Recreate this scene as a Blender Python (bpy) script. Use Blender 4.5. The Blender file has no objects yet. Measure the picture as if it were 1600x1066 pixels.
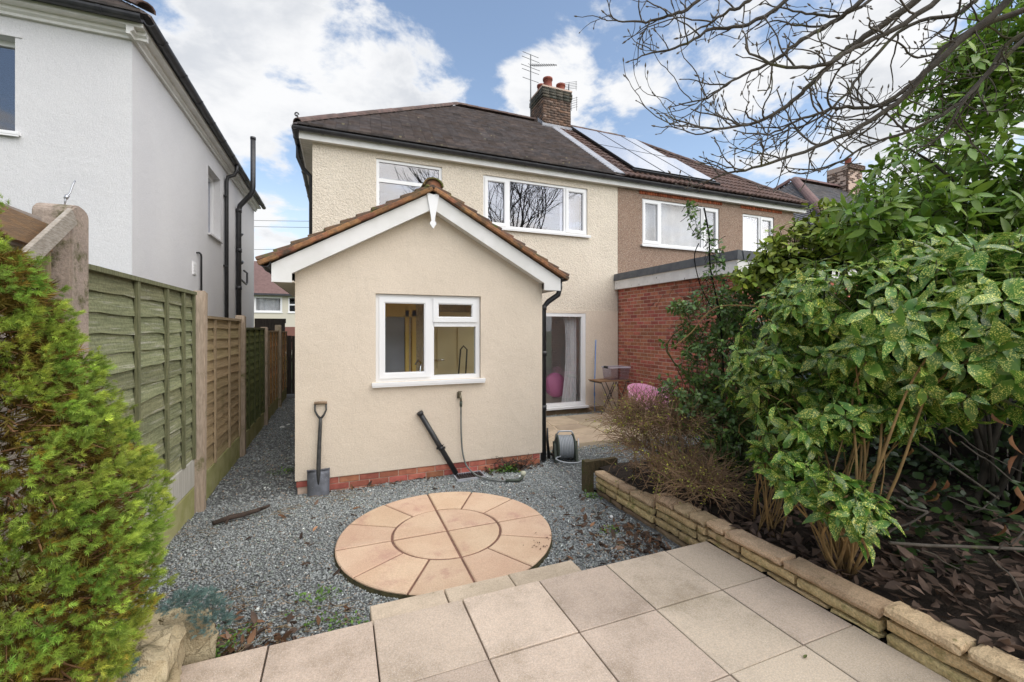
import bpy, bmesh, math, random
import numpy as np
from mathutils import Vector, Matrix, noise as mnoise

random.seed(7)
rng = np.random.default_rng(7)
SC = bpy.context.scene
COL = SC.collection

# ------------------------------------------------------------------ camera, sky, sun
F_PX, W_PX, H_PX, HORIZON, CAM_H = 675.0, 1600.0, 1066.0, 515.0, 1.75
TH = math.atan(270 / F_PX)
CT, ST = math.cos(TH), math.sin(TH)
cam = bpy.data.cameras.new('camera')
cam.sensor_width = 36.0
cam.lens = 36.0 * F_PX / W_PX
cam.shift_y = (HORIZON - H_PX / 2) / W_PX
cam.clip_start = 0.05
cam.clip_end = 2000
co = bpy.data.objects.new('camera', cam)
COL.objects.link(co)
co.location = (0, 0, CAM_H)
co.rotation_euler = (math.radians(90), 0, -TH)
SC.camera = co

SUN_EL, SUN_AZ = math.radians(50), math.radians(143)     # azimuth clockwise from +Y
vs = SC.view_settings
vs.view_transform = 'Standard'
vs.look = 'None'
vs.exposure = 0.56
vs.gamma = 1.0
vs.use_curve_mapping = False

def ray(px, py):
    a = (px - W_PX / 2) / F_PX
    return Vector((a * CT + ST, -a * ST + CT, (HORIZON - py) / F_PX))

def make_world():
    w = bpy.data.worlds.new('World')
    SC.world = w
    w.use_nodes = True
    nt = w.node_tree
    N, L = nt.nodes, nt.links
    N.clear()
    out = N.new('ShaderNodeOutputWorld')
    bg = N.new('ShaderNodeBackground')
    bg.inputs['Strength'].default_value = 0.1
    L.new(bg.outputs[0], out.inputs[0])
    sky = N.new('ShaderNodeTexSky')
    sky.sky_type = 'NISHITA'
    sky.sun_disc = False
    sky.sun_elevation = SUN_EL
    sky.sun_rotation = SUN_AZ
    sky.air_density = 1.0
    sky.dust_density = 0.6
    sky.ozone_density = 2.0
    tc = N.new('ShaderNodeTexCoord')
    nrm = N.new('ShaderNodeVectorMath'); nrm.operation = 'NORMALIZE'
    L.new(tc.outputs['Generated'], nrm.inputs[0])
    sep = N.new('ShaderNodeSeparateXYZ')
    L.new(nrm.outputs[0], sep.inputs[0])

    def math_(op, a, b=None, c=None, clamp=False):
        m = N.new('ShaderNodeMath'); m.operation = op; m.use_clamp = clamp
        for i, v in enumerate((a, b, c)):
            if v is None: continue
            if isinstance(v, (int, float)): m.inputs[i].default_value = v
            else: L.new(v, m.inputs[i])
        return m.outputs[0]

    def ramp(v, a, b, x=0.0, y=1.0):
        m = N.new('ShaderNodeMapRange'); m.interpolation_type = 'SMOOTHSTEP'
        L.new(v, m.inputs[0])
        for i, q in zip((1, 2, 3, 4), (a, b, x, y)): m.inputs[i].default_value = q
        return m.outputs[0]
    zz = math_('MAXIMUM', sep.outputs['Z'], 0.0)
    den = math_('ADD', zz, 0.32)
    cx = math_('DIVIDE', sep.outputs['X'], den)
    cy = math_('DIVIDE', sep.outputs['Y'], den)
    comb = N.new('ShaderNodeCombineXYZ')
    L.new(cx, comb.inputs[0]); L.new(cy, comb.inputs[1])
    L.new(math_('MULTIPLY', zz, 1.2), comb.inputs[2])

    def noise(scale, detail, rough, offs, dist=0.0):
        add = N.new('ShaderNodeVectorMath'); add.operation = 'ADD'
        L.new(comb.outputs[0], add.inputs[0]); add.inputs[1].default_value = offs
        n = N.new('ShaderNodeTexNoise')
        n.inputs['Scale'].default_value = scale
        n.inputs['Detail'].default_value = detail
        n.inputs['Roughness'].default_value = rough
        n.inputs['Distortion'].default_value = dist
        L.new(add.outputs[0], n.inputs['Vector'])
        return n.outputs['Fac']
    big = math_('MULTIPLY_ADD', noise(3.3, 10, 0.60, (3.1, 1.7, 0.4), 0.2), 2.0, -0.50)
    # where the larger clouds and the gaps between them stand
    blobs = [(330, 60, 17, .20), (520, 95, 16, .24), (640, 130, 9, .18), (195, 15, 6, -.22), (860, 120, 6.5, .24),
             (760, 20, 8, -.26), (810, 140, 6, .16), (920, 165, 5, .16), (1010, 135, 4, .14), (255, 30, 4, -.14), (960, 20, 9, -.22), (990, 140, 4, .14), (1250, 70, 15, .25), (1060, 110, 6, -.18),
             (450, 165, 5, -.10), (375, 210, 4.5, .16), (430, 270, 7, -.08), (1240, 200, 6, -.12), (640, 5, 7, -.12), (560, 175, 6, -.05)]
    bias = None
    for px, py, deg, wt in blobs:
        d = ray(px, py).normalized()
        dp = N.new('ShaderNodeVectorMath'); dp.operation = 'DOT_PRODUCT'
        L.new(nrm.outputs[0], dp.inputs[0]); dp.inputs[1].default_value = d
        r = ramp(dp.outputs['Value'], math.cos(math.radians(deg)), 1.0, 0.0, wt * .8)
        bias = r if bias is None else math_('ADD', bias, r)
    # more cloud towards the horizon
    low = ramp(zz, 0.0, 0.40, 0.24, 0.02)
    dens = math_('ADD', math_('ADD', big, bias), low)
    mask = ramp(dens, 0.47, 0.72)
    # light and shade inside the clouds
    det = noise(2.6, 7, 0.6, (7.0, 4.0, 1.2), 0.2)
    thick = ramp(dens, 0.58, 0.85)
    sh = math_('MULTIPLY', thick, ramp(det, 0.40, 0.62))
    cc = N.new('ShaderNodeMix'); cc.data_type = 'RGBA'
    L.new(sh, cc.inputs['Factor'])
    cc.inputs['A'].default_value = (6.6, 6.65, 6.75, 1)
    cc.inputs['B'].default_value = (4.8, 5.0, 5.35, 1)
    blue = N.new('ShaderNodeMix'); blue.data_type = 'RGBA'; blue.blend_type = 'MULTIPLY'
    blue.inputs['Factor'].default_value = 1.0
    L.new(sky.outputs[0], blue.inputs['A'])
    blue.inputs['B'].default_value = (1.90, 1.70, 1.50, 1)
    hz = N.new('ShaderNodeMix'); hz.data_type = 'RGBA'
    L.new(ramp(zz, 0.0, 0.36, 0.85, 0.0), hz.inputs['Factor'])
    L.new(blue.outputs['Result'], hz.inputs['A'])
    hz.inputs['B'].default_value = (5.3, 5.6, 6.1, 1)
    mx = N.new('ShaderNodeMix'); mx.data_type = 'RGBA'
    L.new(mask, mx.inputs['Factor'])
    L.new(hz.outputs['Result'], mx.inputs['A'])
    L.new(cc.outputs['Result'], mx.inputs['B'])
    L.new(mx.outputs['Result'], bg.inputs['Color'])
make_world()

sl = bpy.data.lights.new('sun', 'SUN')
sl.energy = 2.8
sl.angle = math.radians(95)
sl.color = (1.0, 0.95, 0.87)
so = bpy.data.objects.new('sun', sl)
COL.objects.link(so)
sd = Vector((math.sin(SUN_AZ) * math.cos(SUN_EL), math.cos(SUN_AZ) * math.cos(SUN_EL), math.sin(SUN_EL)))
so.rotation_euler = sd.to_track_quat('Z', 'Y').to_euler()
so.location = sd * 30

# ------------------------------------------------------------------ materials
MATS = {}

def mat(name, c1, c2=None, scale=4.0, detail=6.0, rough=0.85, bump=None, spots=None, nspots=None, stain=None, rnd=0.0, attr=False,
        spec=0.35, metal=0.0, stretch=None, contrast=(0.35, 0.65), coat=0.0, trans=0.0, both=None, grain=None, streak=None):
    """c1/c2 mixed by noise; bump=(scale, distance[, kind]); spots=(colour, scale, size); stain=(colour, scale, lo, hi)"""
    if name in MATS: return MATS[name]
    m = bpy.data.materials.new(name)
    m.use_nodes = True
    nt = m.node_tree
    N, L = nt.nodes, nt.links
    b = N['Principled BSDF']
    b.inputs['Roughness'].default_value = rough
    b.inputs['Metallic'].default_value = metal
    b.inputs['Specular IOR Level'].default_value = spec
    b.inputs['Coat Weight'].default_value = coat
    if trans: b.inputs['Transmission Weight'].default_value = trans
    geo = N.new('ShaderNodeNewGeometry')
    pos = geo.outputs['Position']
    if stretch:
        mp = N.new('ShaderNodeVectorMath'); mp.operation = 'MULTIPLY'
        L.new(pos, mp.inputs[0]); mp.inputs[1].default_value = stretch
        spos = mp.outputs[0]
    else: spos = pos

    def noise(sc, det=6, v=pos, rough=.6):
        n = N.new('ShaderNodeTexNoise')
        n.inputs['Scale'].default_value = sc; n.inputs['Detail'].default_value = det
        n.inputs['Roughness'].default_value = rough
        L.new(v, n.inputs['Vector'])
        return n.outputs['Fac']

    def rng_(v, a, b_, x=0, y=1):
        r = N.new('ShaderNodeMapRange'); r.interpolation_type = 'SMOOTHSTEP'
        L.new(v, r.inputs[0])
        for i, q in zip((1, 2, 3, 4), (a, b_, x, y)): r.inputs[i].default_value = q
        return r.outputs[0]

    def mix(f, a, b_, mode='MIX'):
        x = N.new('ShaderNodeMix'); x.data_type = 'RGBA'; x.blend_type = mode
        for key, v in (('Factor', f), ('A', a), ('B', b_)):
            if isinstance(v, (int, float)): x.inputs[key].default_value = v
            elif isinstance(v, tuple): x.inputs[key].default_value = (*v[:3], 1)
            else: L.new(v, x.inputs[key])
        return x.outputs['Result']
    col = None
    if c2 is not None:
        col = mix(rng_(noise(scale, detail, spos), *contrast), c1, c2)
    if stain:
        f = rng_(noise(stain[1], 7, spos if len(stain) > 4 else pos, .68), stain[2], stain[3])
        col = mix(f, col if col is not None else c1, stain[0])
    if streak:
        sm = N.new('ShaderNodeVectorMath'); sm.operation = 'MULTIPLY'
        L.new(pos, sm.inputs[0]); sm.inputs[1].default_value = (6, 6, .45)
        f = rng_(noise(1.0, 6, sm.outputs[0], .65), streak[1], streak[2], 0, .6)
        col = mix(f, col if col is not None else c1, streak[0])
    if spots:
        v = N.new('ShaderNodeTexVoronoi'); v.inputs['Scale'].default_value = spots[1]
        L.new(pos, v.inputs['Vector'])
        f = rng_(v.outputs['Distance'], spots[2] * .75, spots[2], 1, 0)
        if len(spots) > 3:
            g = rng_(noise(spots[1] * .14, 3), spots[3], spots[3] + .14)
            q = N.new('ShaderNodeMath'); q.operation = 'MULTIPLY'; L.new(f, q.inputs[0]); L.new(g, q.inputs[1]); f = q.outputs[0]
        col = mix(f, col if col is not None else c1, spots[0])
    if nspots:
        f1 = rng_(noise(nspots[1], 3, pos, .6), nspots[2], nspots[2] + .05)
        f2 = rng_(noise(nspots[1] * .33, 3, pos, .6), nspots[2] + .09, nspots[2] + .13)
        g1 = rng_(noise(nspots[1] * .11, 2), .40, .52)
        q = N.new('ShaderNodeMath'); q.operation = 'MAXIMUM'; L.new(f1, q.inputs[0]); L.new(f2, q.inputs[1])
        q2 = N.new('ShaderNodeMath'); q2.operation = 'MULTIPLY'; L.new(q.outputs[0], q2.inputs[0]); L.new(g1, q2.inputs[1])
        col = mix(q2.outputs[0], col if col is not None else c1, nspots[0])
    if grain:
        gr_ = rng_(noise(grain[0], 3, pos, .75), .30, .70, 1 - grain[1], 1 + grain[1])
        cmb = N.new('ShaderNodeCombineColor')
        for k_ in range(3): L.new(gr_, cmb.inputs[k_])
        col = mix(1.0, col if col is not None else c1, cmb.outputs[0], 'MULTIPLY')
    if attr:
        a = N.new('ShaderNodeAttribute'); a.attribute_name = 'Col'
        col = mix(1.0, col if col is not None else c1, a.outputs['Color'], 'MULTIPLY')
    if rnd:
        oi = N.new('ShaderNodeObjectInfo')
        r = N.new('ShaderNodeMapRange'); L.new(oi.outputs['Random'], r.inputs[0])
        r.inputs[3].default_value = 1 - rnd; r.inputs[4].default_value = 1 + rnd
        hs = N.new('ShaderNodeHueSaturation')
        L.new(r.outputs[0], hs.inputs['Value'])
        r2 = N.new('ShaderNodeMath'); r2.operation = 'MULTIPLY_ADD'
        fr = N.new('ShaderNodeMath'); fr.operation = 'FRACT'
        m7 = N.new('ShaderNodeMath'); m7.operation = 'MULTIPLY'; L.new(oi.outputs['Random'], m7.inputs[0]); m7.inputs[1].default_value = 7.31
        L.new(m7.outputs[0], fr.inputs[0]); L.new(fr.outputs[0], r2.inputs[0])
        r2.inputs[1].default_value = rnd * .12; r2.inputs[2].default_value = .5 - rnd * .06
        L.new(r2.outputs[0], hs.inputs['Hue'])
        if col is None: hs.inputs['Color'].default_value = (*c1, 1)
        else: L.new(col, hs.inputs['Color'])
        col = hs.outputs['Color']
    if both:
        col = mix(geo.outputs['Backfacing'], col if col is not None else c1, both)
    if col is None: b.inputs['Base Color'].default_value = (*c1, 1)
    else: L.new(col, b.inputs['Base Color'])
    if bump:
        bs = bump if isinstance(bump, list) else [bump]
        prev = None
        for q in bs:
            kind = q[2] if len(q) > 2 else 'noise'
            bp = N.new('ShaderNodeBump')
            bp.inputs['Distance'].default_value = q[1]
            bp.inputs['Strength'].default_value = 1.0
            if kind == 'vor':
                v = N.new('ShaderNodeTexVoronoi'); v.inputs['Scale'].default_value = q[0]
                L.new(spos, v.inputs['Vector']); L.new(v.outputs['Distance'], bp.inputs['Height'])
            else:
                L.new(noise(q[0], 4, spos, .7), bp.inputs['Height'])
            if prev: L.new(prev, bp.inputs['Normal'])
            prev = bp.outputs[0]
        L.new(prev, b.inputs['Normal'])
    MATS[name] = m
    return m

def glass(name, refl, tint=(.95, .97, .97), rough=0.0):
    m = bpy.data.materials.new(name); m.use_nodes = True
    N, L = m.node_tree.nodes, m.node_tree.links
    N.clear()
    out = N.new('ShaderNodeOutputMaterial')
    t = N.new('ShaderNodeBsdfTransparent'); t.inputs[0].default_value = (*tint, 1)
    g = N.new('ShaderNodeBsdfGlossy'); g.inputs['Roughness'].default_value = rough
    g.inputs[0].default_value = (.97, .97, 1, 1)
    lw = N.new('ShaderNodeLayerWeight'); lw.inputs['Blend'].default_value = .25
    ma = N.new('ShaderNodeMath'); ma.operation = 'MULTIPLY_ADD'; ma.use_clamp = True
    L.new(lw.outputs['Fresnel'], ma.inputs[0]); ma.inputs[1].default_value = .35; ma.inputs[2].default_value = refl
    mx = N.new('ShaderNodeMixShader')
    L.new(ma.outputs[0], mx.inputs[0]); L.new(t.outputs[0], mx.inputs[1]); L.new(g.outputs[0], mx.inputs[2])
    L.new(mx.outputs[0], out.inputs[0])
    return m

def leafmat(name, c1, c2, spotc=None, attr=False, rnd=0.0, rough=.32, spot=(95, .42), back=None, spec=.5, blotch=.52):
    """two-sided glossy leaf with a little light let through"""
    m = mat(name, c1, c2, scale=9, rough=rough, spec=spec, attr=attr, rnd=rnd,
            nspots=(spotc, spot[0], spot[1]) if spotc else None, both=back)
    N, L = m.node_tree.nodes, m.node_tree.links
    b = N['Principled BSDF']
    out = [n for n in N if n.type == 'OUTPUT_MATERIAL'][0]
    tr = N.new('ShaderNodeBsdfTranslucent')
    src = b.inputs['Base Color'].links[0].from_socket
    L.new(src, tr.inputs['Color'])
    mx = N.new('ShaderNodeMixShader'); mx.inputs[0].default_value = .28
    L.new(b.outputs[0], mx.inputs[1]); L.new(tr.outputs[0], mx.inputs[2])
    L.new(mx.outputs[0], out.inputs['Surface'])
    return m

CREAM = (.79, .68, .55)
m_render = mat('smooth cream render', CREAM, (.75, .645, .52), scale=1.3, bump=[(120, .010), (7, .010)], stain=((.60, .50, .38), 2.2, .64, .92), grain=(70, .07), streak=((.66, .57, .46), .58, .80))
m_dash = mat('cream roughcast', (.82, .73, .60), (.77, .68, .555), scale=1.6, bump=[(36, .026), (9, .012)], stain=((.66, .575, .45), 1.9, .60, .88), spots=((.62, .54, .42), 34, .2, .50), grain=(42, .10))
m_brown = mat('brown pebbledash', (.37, .25, .18), (.27, .18, .13), scale=36, bump=(45, .03), spots=((.55, .46, .37), 55, .34), stain=((.20, .14, .10), 1.6, .5, .8), grain=(60, .30))
m_white = mat('white house render', (.66, .655, .66), (.63, .625, .635), scale=.9, bump=[(110, .006), (5, .008)], stain=((.64, .63, .64), 1.1, .6, .9), grain=(60, .05), streak=((.60, .60, .60), .58, .80))
m_upvc = mat('white plastic', (.82, .82, .82), rough=.35, spec=.5)
m_fascia = mat('white painted board', (.78, .77, .75), (.70, .69, .66), scale=3, rough=.5, stain=((.45, .42, .36), 9, .66, .85))
m_soffit = mat('soffit board', (.60, .57, .50), rough=.6)
m_black = mat('black plastic', (.018, .018, .020), (.03, .03, .032), scale=8, rough=.38, spec=.5)
m_gutter = mat('grey black gutter', (.035, .035, .042), (.055, .055, .06), scale=6, rough=.42)
m_tile = mat('weathered brown roof tile', (.22, .19, .185), (.16, .135, .13), scale=7, rough=.9, attr=True, bump=(60, .004),
             spots=((.45, .42, .30), 5.5, .16, .50), stain=((.11, .092, .09), 1.2, .52, .80))
m_pantile = mat('brown concrete roll tile', (.125, .075, .06), (.085, .05, .042), scale=6, rough=.8, attr=True, stain=((.06, .04, .036), 2, .55, .8))
m_hiptile = mat('ridge tile clay', (.15, .10, .085), (.09, .065, .058), scale=8, rough=.88, rnd=.2, bump=(40, .004))
m_exttile = mat('mossy dark plain tile', (.115, .085, .065), (.19, .105, .065), scale=14, rough=.9, rnd=.25, bump=(60, .006), stain=((.10, .115, .035), 5, .52, .66))
m_verge = mat('terracotta verge', (.34, .16, .075), (.22, .11, .06), scale=16, rough=.9, rnd=.25, bump=(70, .006), stain=((.10, .075, .05), 7, .5, .68))
m_moss = mat('moss on clay', (.19, .11, .06), (.12, .16, .03), scale=9, rough=.95, bump=(50, .014), rnd=.15)
m_brick = mat('red brick', (.47, .17, .11), (.36, .12, .08), scale=14, rough=.9, rnd=.28, bump=(70, .004), stain=((.44, .22, .16), 6, .6, .8))
m_brickst = mat('red brick joined', (.47, .17, .11), (.36, .12, .08), scale=14, rough=.9, attr=True, bump=(70, .004), stain=((.44, .22, .16), 6, .6, .8))
m_mortar = mat('mortar', (.60, .46, .37), (.50, .37, .30), scale=20, rough=.95, bump=(80, .004))
m_chim = mat('sooty chimney brick', (.165, .105, .075), (.085, .06, .048), scale=9, rough=.92, attr=True, bump=(50, .006))
m_chimtop = mat('mossy chimney head', (.085, .075, .06), (.055, .055, .042), scale=12, rough=.95, attr=True, bump=(40, .008))
m_pot = mat('terracotta chimney pot', (.30, .085, .055), (.20, .06, .045), scale=8, rough=.7)
m_lead = mat('lead flashing', (.36, .37, .40), (.27, .28, .31), scale=6, rough=.5, bump=(14, .01))
m_felt = mat('grey roofing felt', (.10, .105, .115), (.14, .145, .15), scale=5, rough=.9, bump=(60, .003))
m_peel = mat('peeling white board', (.86, .84, .81), (.76, .74, .71), scale=5, rough=.6, stain=((.13, .10, .08), 11, .62, .68))
m_steel = mat('galvanised steel', (.45, .46, .48), rough=.4, metal=.9)
m_alu = mat('dull aerial metal', (.16, .165, .17), rough=.5, metal=.5)
m_curtain = mat('pale curtain', (.72, .73, .74), (.62, .63, .65), scale=4, rough=.9)
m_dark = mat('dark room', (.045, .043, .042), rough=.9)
m_grey_room = mat('grey room wall', (.84, .82, .80), (.80, .78, .76), scale=1, rough=.9)
m_ochre = mat('ochre kitchen wall', (.95, .68, .24), (.90, .62, .21), scale=1.5, rough=.9)
m_slateblue = mat('blue grey larder door', (.50, .51, .58), (.44, .45, .52), scale=2, rough=.5)
m_creamdoor = mat('cream gloss paint', (.90, .74, .44), rough=.5)
m_chrome = mat('chrome', (.75, .75, .75), rough=.12, metal=1)
m_panel = mat('solar glass', (.52, .53, .56), rough=.30, spec=1.0, coat=1.0)
m_panelrim = mat('solar panel rim', (.02, .02, .022), rough=.4)
m_gsheet = mat('gravel bed', (.20, .21, .21), (.08, .083, .085), scale=45, rough=.9, bump=(60, .02))
m_pebble = mat('slate chipping', (.33, .35, .345), (.235, .255, .255), scale=30, rough=.8, attr=True)
m_soil = mat('dark soil', (.028, .020, .015), (.048, .036, .026), scale=9, rough=1, bump=(25, .03))
m_grass = mat('rough lawn', (.05, .075, .025), (.075, .09, .035), scale=3, rough=1, bump=(30, .03))
m_slab = mat('buff textured paving slab', (.56, .455, .355), (.485, .395, .31), scale=2.6, rough=.88, rnd=.13, grain=(120, .16), bump=[(170, .003), (12, .003)],
             spots=((.62, .56, .50), 150, .25), stain=((.37, .295, .215), 2.6, .50, .74))
m_slabedge = mat('worn buff edging slab', (.55, .455, .34), (.46, .38, .28), scale=4, rough=.9, rnd=.12, grain=(110, .14), bump=(90, .004), stain=((.22, .19, .11), 5, .58, .75))
m_joint = mat('dark joint sand', (.085, .07, .055), (.05, .042, .033), scale=20, rough=1)
m_circle = mat('peach circle paving', (.62, .455, .32), (.56, .385, .265), scale=2.3, rough=.85, rnd=.09, grain=(90, .10), bump=[(90, .004), (14, .003)], stain=((.47, .285, .215), 3.2, .50, .74))
m_cjoint = mat('reddish joint mortar', (.23, .125, .09), (.15, .085, .062), scale=14, rough=1)
m_flag = mat('sandstone flag', (.48, .385, .275), (.40, .32, .23), scale=3.5, rough=.85, rnd=.14, bump=(30, .006), stain=((.17, .14, .10), 3, .6, .8))
m_flagjoint = mat('pale flag mortar', (.56, .45, .32), rough=.95)
m_stone = mat('split yellow walling stone', (.66, .505, .265), (.52, .385, .19), scale=9, rough=.92, rnd=.16, grain=(70, .22), bump=[(26, .02), (90, .006)],
              stain=((.22, .205, .06), 5.5, .52, .70))
m_cap = mat('buff coping stone', (.66, .485, .305), (.55, .395, .245), scale=8, rough=.92, rnd=.12, grain=(120, .22), bump=[(45, .012), (140, .006)],
            stain=((.20, .17, .07), 7, .57, .70))
m_base = mat('brown base brick', (.27, .185, .115), (.20, .14, .085), scale=12, rough=.92, rnd=.2, bump=(60, .006), stain=((.13, .125, .05), 5, .5, .7))
m_rock = mat('pale rockery stone', (.50, .42, .27), (.33, .27, .165), scale=6, rough=.92, rnd=.12, bump=(16, .04), stain=((.14, .12, .06), 4, .55, .7))
GRAIN = (6, 6, 60)
m_wgreen = mat('green weathered lap board', (.24, .245, .135), (.15, .16, .085), scale=2.2, stretch=(3, 1.2, 30), rough=.92, rnd=.22,
               bump=(9, .004), stain=((.36, .35, .28), 1.6, .53, .70, 1), grain=(60, .22), spots=((.045, .04, .03), 3.3, .045))
m_wgrey = mat('grey brown lap board', (.42, .325, .185), (.31, .235, .13), scale=2.2, stretch=(3, 1.2, 30), rough=.92, rnd=.18, bump=(9, .004), stain=((.20, .18, .075), 1.3, .55, .75))
m_wdgreen = mat('dark green lap board', (.17, .20, .065), (.115, .14, .05), scale=2.2, stretch=(3, 1.2, 30), rough=.92, rnd=.2, bump=(9, .004))
m_worange = mat('orange brown lap board', (.60, .345, .15), (.46, .26, .11), scale=2.2, stretch=(3, 1.2, 30), rough=.9, rnd=.2, bump=(9, .004))
m_wdark = mat('dark stained gate board', (.035, .03, .026), (.055, .046, .038), scale=2, stretch=(30, 30, 2), rough=.9, rnd=.2, bump=(9, .004))
m_batten = mat('green batten', (.165, .165, .09), (.10, .105, .055), scale=3, stretch=(30, 30, 2), rough=.92, bump=(9, .004), rnd=.15)
m_batten_b = mat('brown batten', (.34, .265, .165), (.24, .19, .115), scale=3, stretch=(30, 30, 2), rough=.92, bump=(9, .004), rnd=.15)
m_bare = mat('bare grey timber', (.42, .38, .33), (.29, .255, .21), scale=3, stretch=(8, 8, 40), rough=.9, bump=(9, .004), stain=((.33, .21, .11), 3, .55, .7))
m_postc = mat('lichened concrete post', (.38, .305, .25), (.29, .235, .195), scale=5, rough=.95, bump=(60, .006), stain=((.085, .085, .03), 4.5, .46, .60), grain=(60, .15))
m_postw = mat('weathered fence post', (.42, .335, .25), (.30, .24, .175), scale=4, stretch=(20, 20, 2), rough=.95, bump=(9, .004), stain=((.15, .14, .06), 4, .55, .7), rnd=.12)
m_gboard = mat('mossy concrete gravel board', (.36, .345, .17), (.27, .27, .10), scale=4, rough=.95, bump=(60, .005), stain=((.33, .30, .23), 3, .58, .74), rnd=.1)
m_gboardpale = mat('pale streaked gravel board', (.52, .50, .45), (.42, .40, .35), scale=4, stretch=(9, 9, .8), rough=.95, bump=(60, .005), rnd=.05)
m_sleeper = mat('damp timber stump', (.115, .085, .045), (.07, .058, .03), scale=4, stretch=(20, 20, 3), rough=.95, bump=(12, .008), stain=((.07, .08, .02), 6, .5, .65))
m_bark = mat('grey brown magnolia bark', (.115, .098, .080), (.07, .06, .048), scale=18, rough=.95, bump=(60, .006), stain=((.12, .125, .04), 3, .55, .7))
m_bud = mat('furry magnolia bud', (.145, .125, .105), rough=.9)
m_stem = mat('ochre laurel stem', (.30, .19, .075), (.20, .13, .055), scale=12, rough=.85, bump=(40, .004))
m_gstem = mat('green shrub stem', (.10, .12, .035), (.075, .08, .03), scale=12, rough=.8)
m_twig = mat('brown twig', (.31, .205, .12), (.21, .135, .08), scale=18, rough=.95, attr=True)
m_needle = leafmat('conifer needles', (.31, .41, .07), (.215, .34, .055), attr=True, rough=.55, spec=.3)
m_conbranch = mat('dry conifer twig', (.24, .13, .06), (.16, .085, .04), scale=14, rough=.95)
m_blue = leafmat('blue juniper needles', (.16, .25, .24), (.115, .19, .17), attr=True, rough=.6, spec=.3)
AUC1, AUC2, SPOT = (.14, .275, .045), (.09, .195, .035), (.70, .72, .17)
m_auc = leafmat('spotted laurel leaf', AUC1, AUC2, SPOT, rnd=.30, rough=.24, spot=(145, .532), spec=.5)
m_aucj = leafmat('spotted laurel leaf joined', AUC1, AUC2, SPOT, attr=True, rough=.24, spot=(145, .532), spec=.5)
m_lau = leafmat('green laurel leaf', (.215, .34, .045), (.145, .265, .035), rnd=.30, rough=.34, spec=.5)
m_lauj = leafmat('green laurel leaf joined', (.215, .34, .045), (.145, .265, .035), attr=True, rough=.34, spec=.5)
m_holly = leafmat('holly leaf', (.12, .20, .05), (.075, .145, .036), attr=True, rough=.33, spec=.45)
m_yleaf = leafmat('small yellow green leaf', (.42, .40, .05), (.28, .33, .05), attr=True, rough=.5)
m_weed = leafmat('weed leaf', (.13, .25, .035), (.09, .18, .03), attr=True, rough=.5)
m_deadleaf = leafmat('dead leaf', (.15, .10, .072), (.10, .068, .052), attr=True, rough=.7, spec=.25)
m_deadleafo = leafmat('withered laurel leaf', (.26, .13, .055), (.18, .085, .04), rnd=.2, rough=.7, spec=.25)
m_ivy = leafmat('ivy leaf', (.055, .105, .025), (.04, .075, .02), attr=True, rough=.35)
m_hose = mat('grey hose', (.17, .18, .17), (.12, .13, .12), scale=12, rough=.5)
m_hosep = mat('pale grey hose', (.33, .35, .37), rough=.5)
m_reel = mat('olive grey reel plastic', (.075, .09, .07), (.055, .068, .052), scale=9, rough=.55)
m_brass = mat('weathered brass', (.22, .19, .13), (.13, .12, .09), scale=25, rough=.5, metal=.6)
m_paleplast = mat('pale sprinkler head', (.50, .50, .38), rough=.6)
m_spade = mat('spade blade steel', (.17, .18, .21), (.11, .115, .13), scale=9, rough=.5, metal=.4, spots=((.5, .5, .5), 60, .12, .45))
m_shaft = mat('black spade shaft', (.03, .03, .03), (.06, .06, .058), scale=22, rough=.5)
m_grip = mat('worn wooden grip', (.27, .19, .12), (.18, .125, .08), scale=12, rough=.8)
m_table = mat('slatted wood table top', (.28, .165, .085), (.20, .115, .06), scale=5, rough=.7)
m_tleg = mat('dark metal table leg', (.035, .03, .03), rough=.5)
m_pole = mat('blue pole', (.10, .25, .56), rough=.4)
m_pink = mat('pink plastic', (.86, .43, .62), (.78, .35, .53), scale=3, rough=.45)
m_box = glass('clear storage plastic', .05, (.86, .84, .87), .25)
m_stick = mat('rotting branch', (.085, .06, .048), (.05, .037, .03), scale=14, rough=1, bump=(30, .01))
m_cable = mat('overhead cable', (.05, .05, .055), rough=.6)
m_farroof = mat('far brown roof', (.17, .105, .095), (.13, .08, .073), scale=5, rough=.9)
m_slate = mat('grey roof tile', (.19, .18, .185), (.14, .135, .14), scale=4, rough=.85, attr=True)
m_redhip = mat('purple brown hip tile', (.17, .105, .095), (.13, .08, .075), scale=7, rough=.85, rnd=.15)
m_litter = mat('pale fragment', (.75, .74, .72), rough=.6)
m_glass_k = glass('kitchen window glass', .0)
m_glass_d = glass('patio door glass', .08, (.97, .97, .97))
m_glass_u = glass('upper window glass', .11, (.85, .86, .9))
m_glass_f = glass('far window glass', .04, (.9, .9, .9))

# ------------------------------------------------------------------ helpers
WLOC = {}

def tag(o, label=None, cat=None, group=None, kind=None):
    if label: o['label'] = label
    if cat: o['category'] = cat
    if group: o['group'] = group
    if kind: o['kind'] = kind
    return o

def thing(name, label, cat, loc=(0, 0, 0), group=None):
    o = bpy.data.objects.new(name, None)
    o.empty_display_size = .1
    COL.objects.link(o)
    o.location = loc
    WLOC[o] = Vector(loc)
    return tag(o, label, cat, group)

def link(name, me, m, parent=None, loc=None, kind=None, label=None):
    """loc: world origin of the mesh's own vertices (rotation free); defaults to the parent's"""
    o = bpy.data.objects.new(name, me)
    COL.objects.link(o)
    if m is not None and not me.materials: me.materials.append(m)
    pw = WLOC[parent] if parent else Vector((0, 0, 0))
    if parent: o.parent = parent
    w = Vector(loc) if loc is not None else pw
    o.location = w - pw
    WLOC[o] = w
    if kind: o['kind'] = kind
    if label: o['label'] = label
    return o

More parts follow.
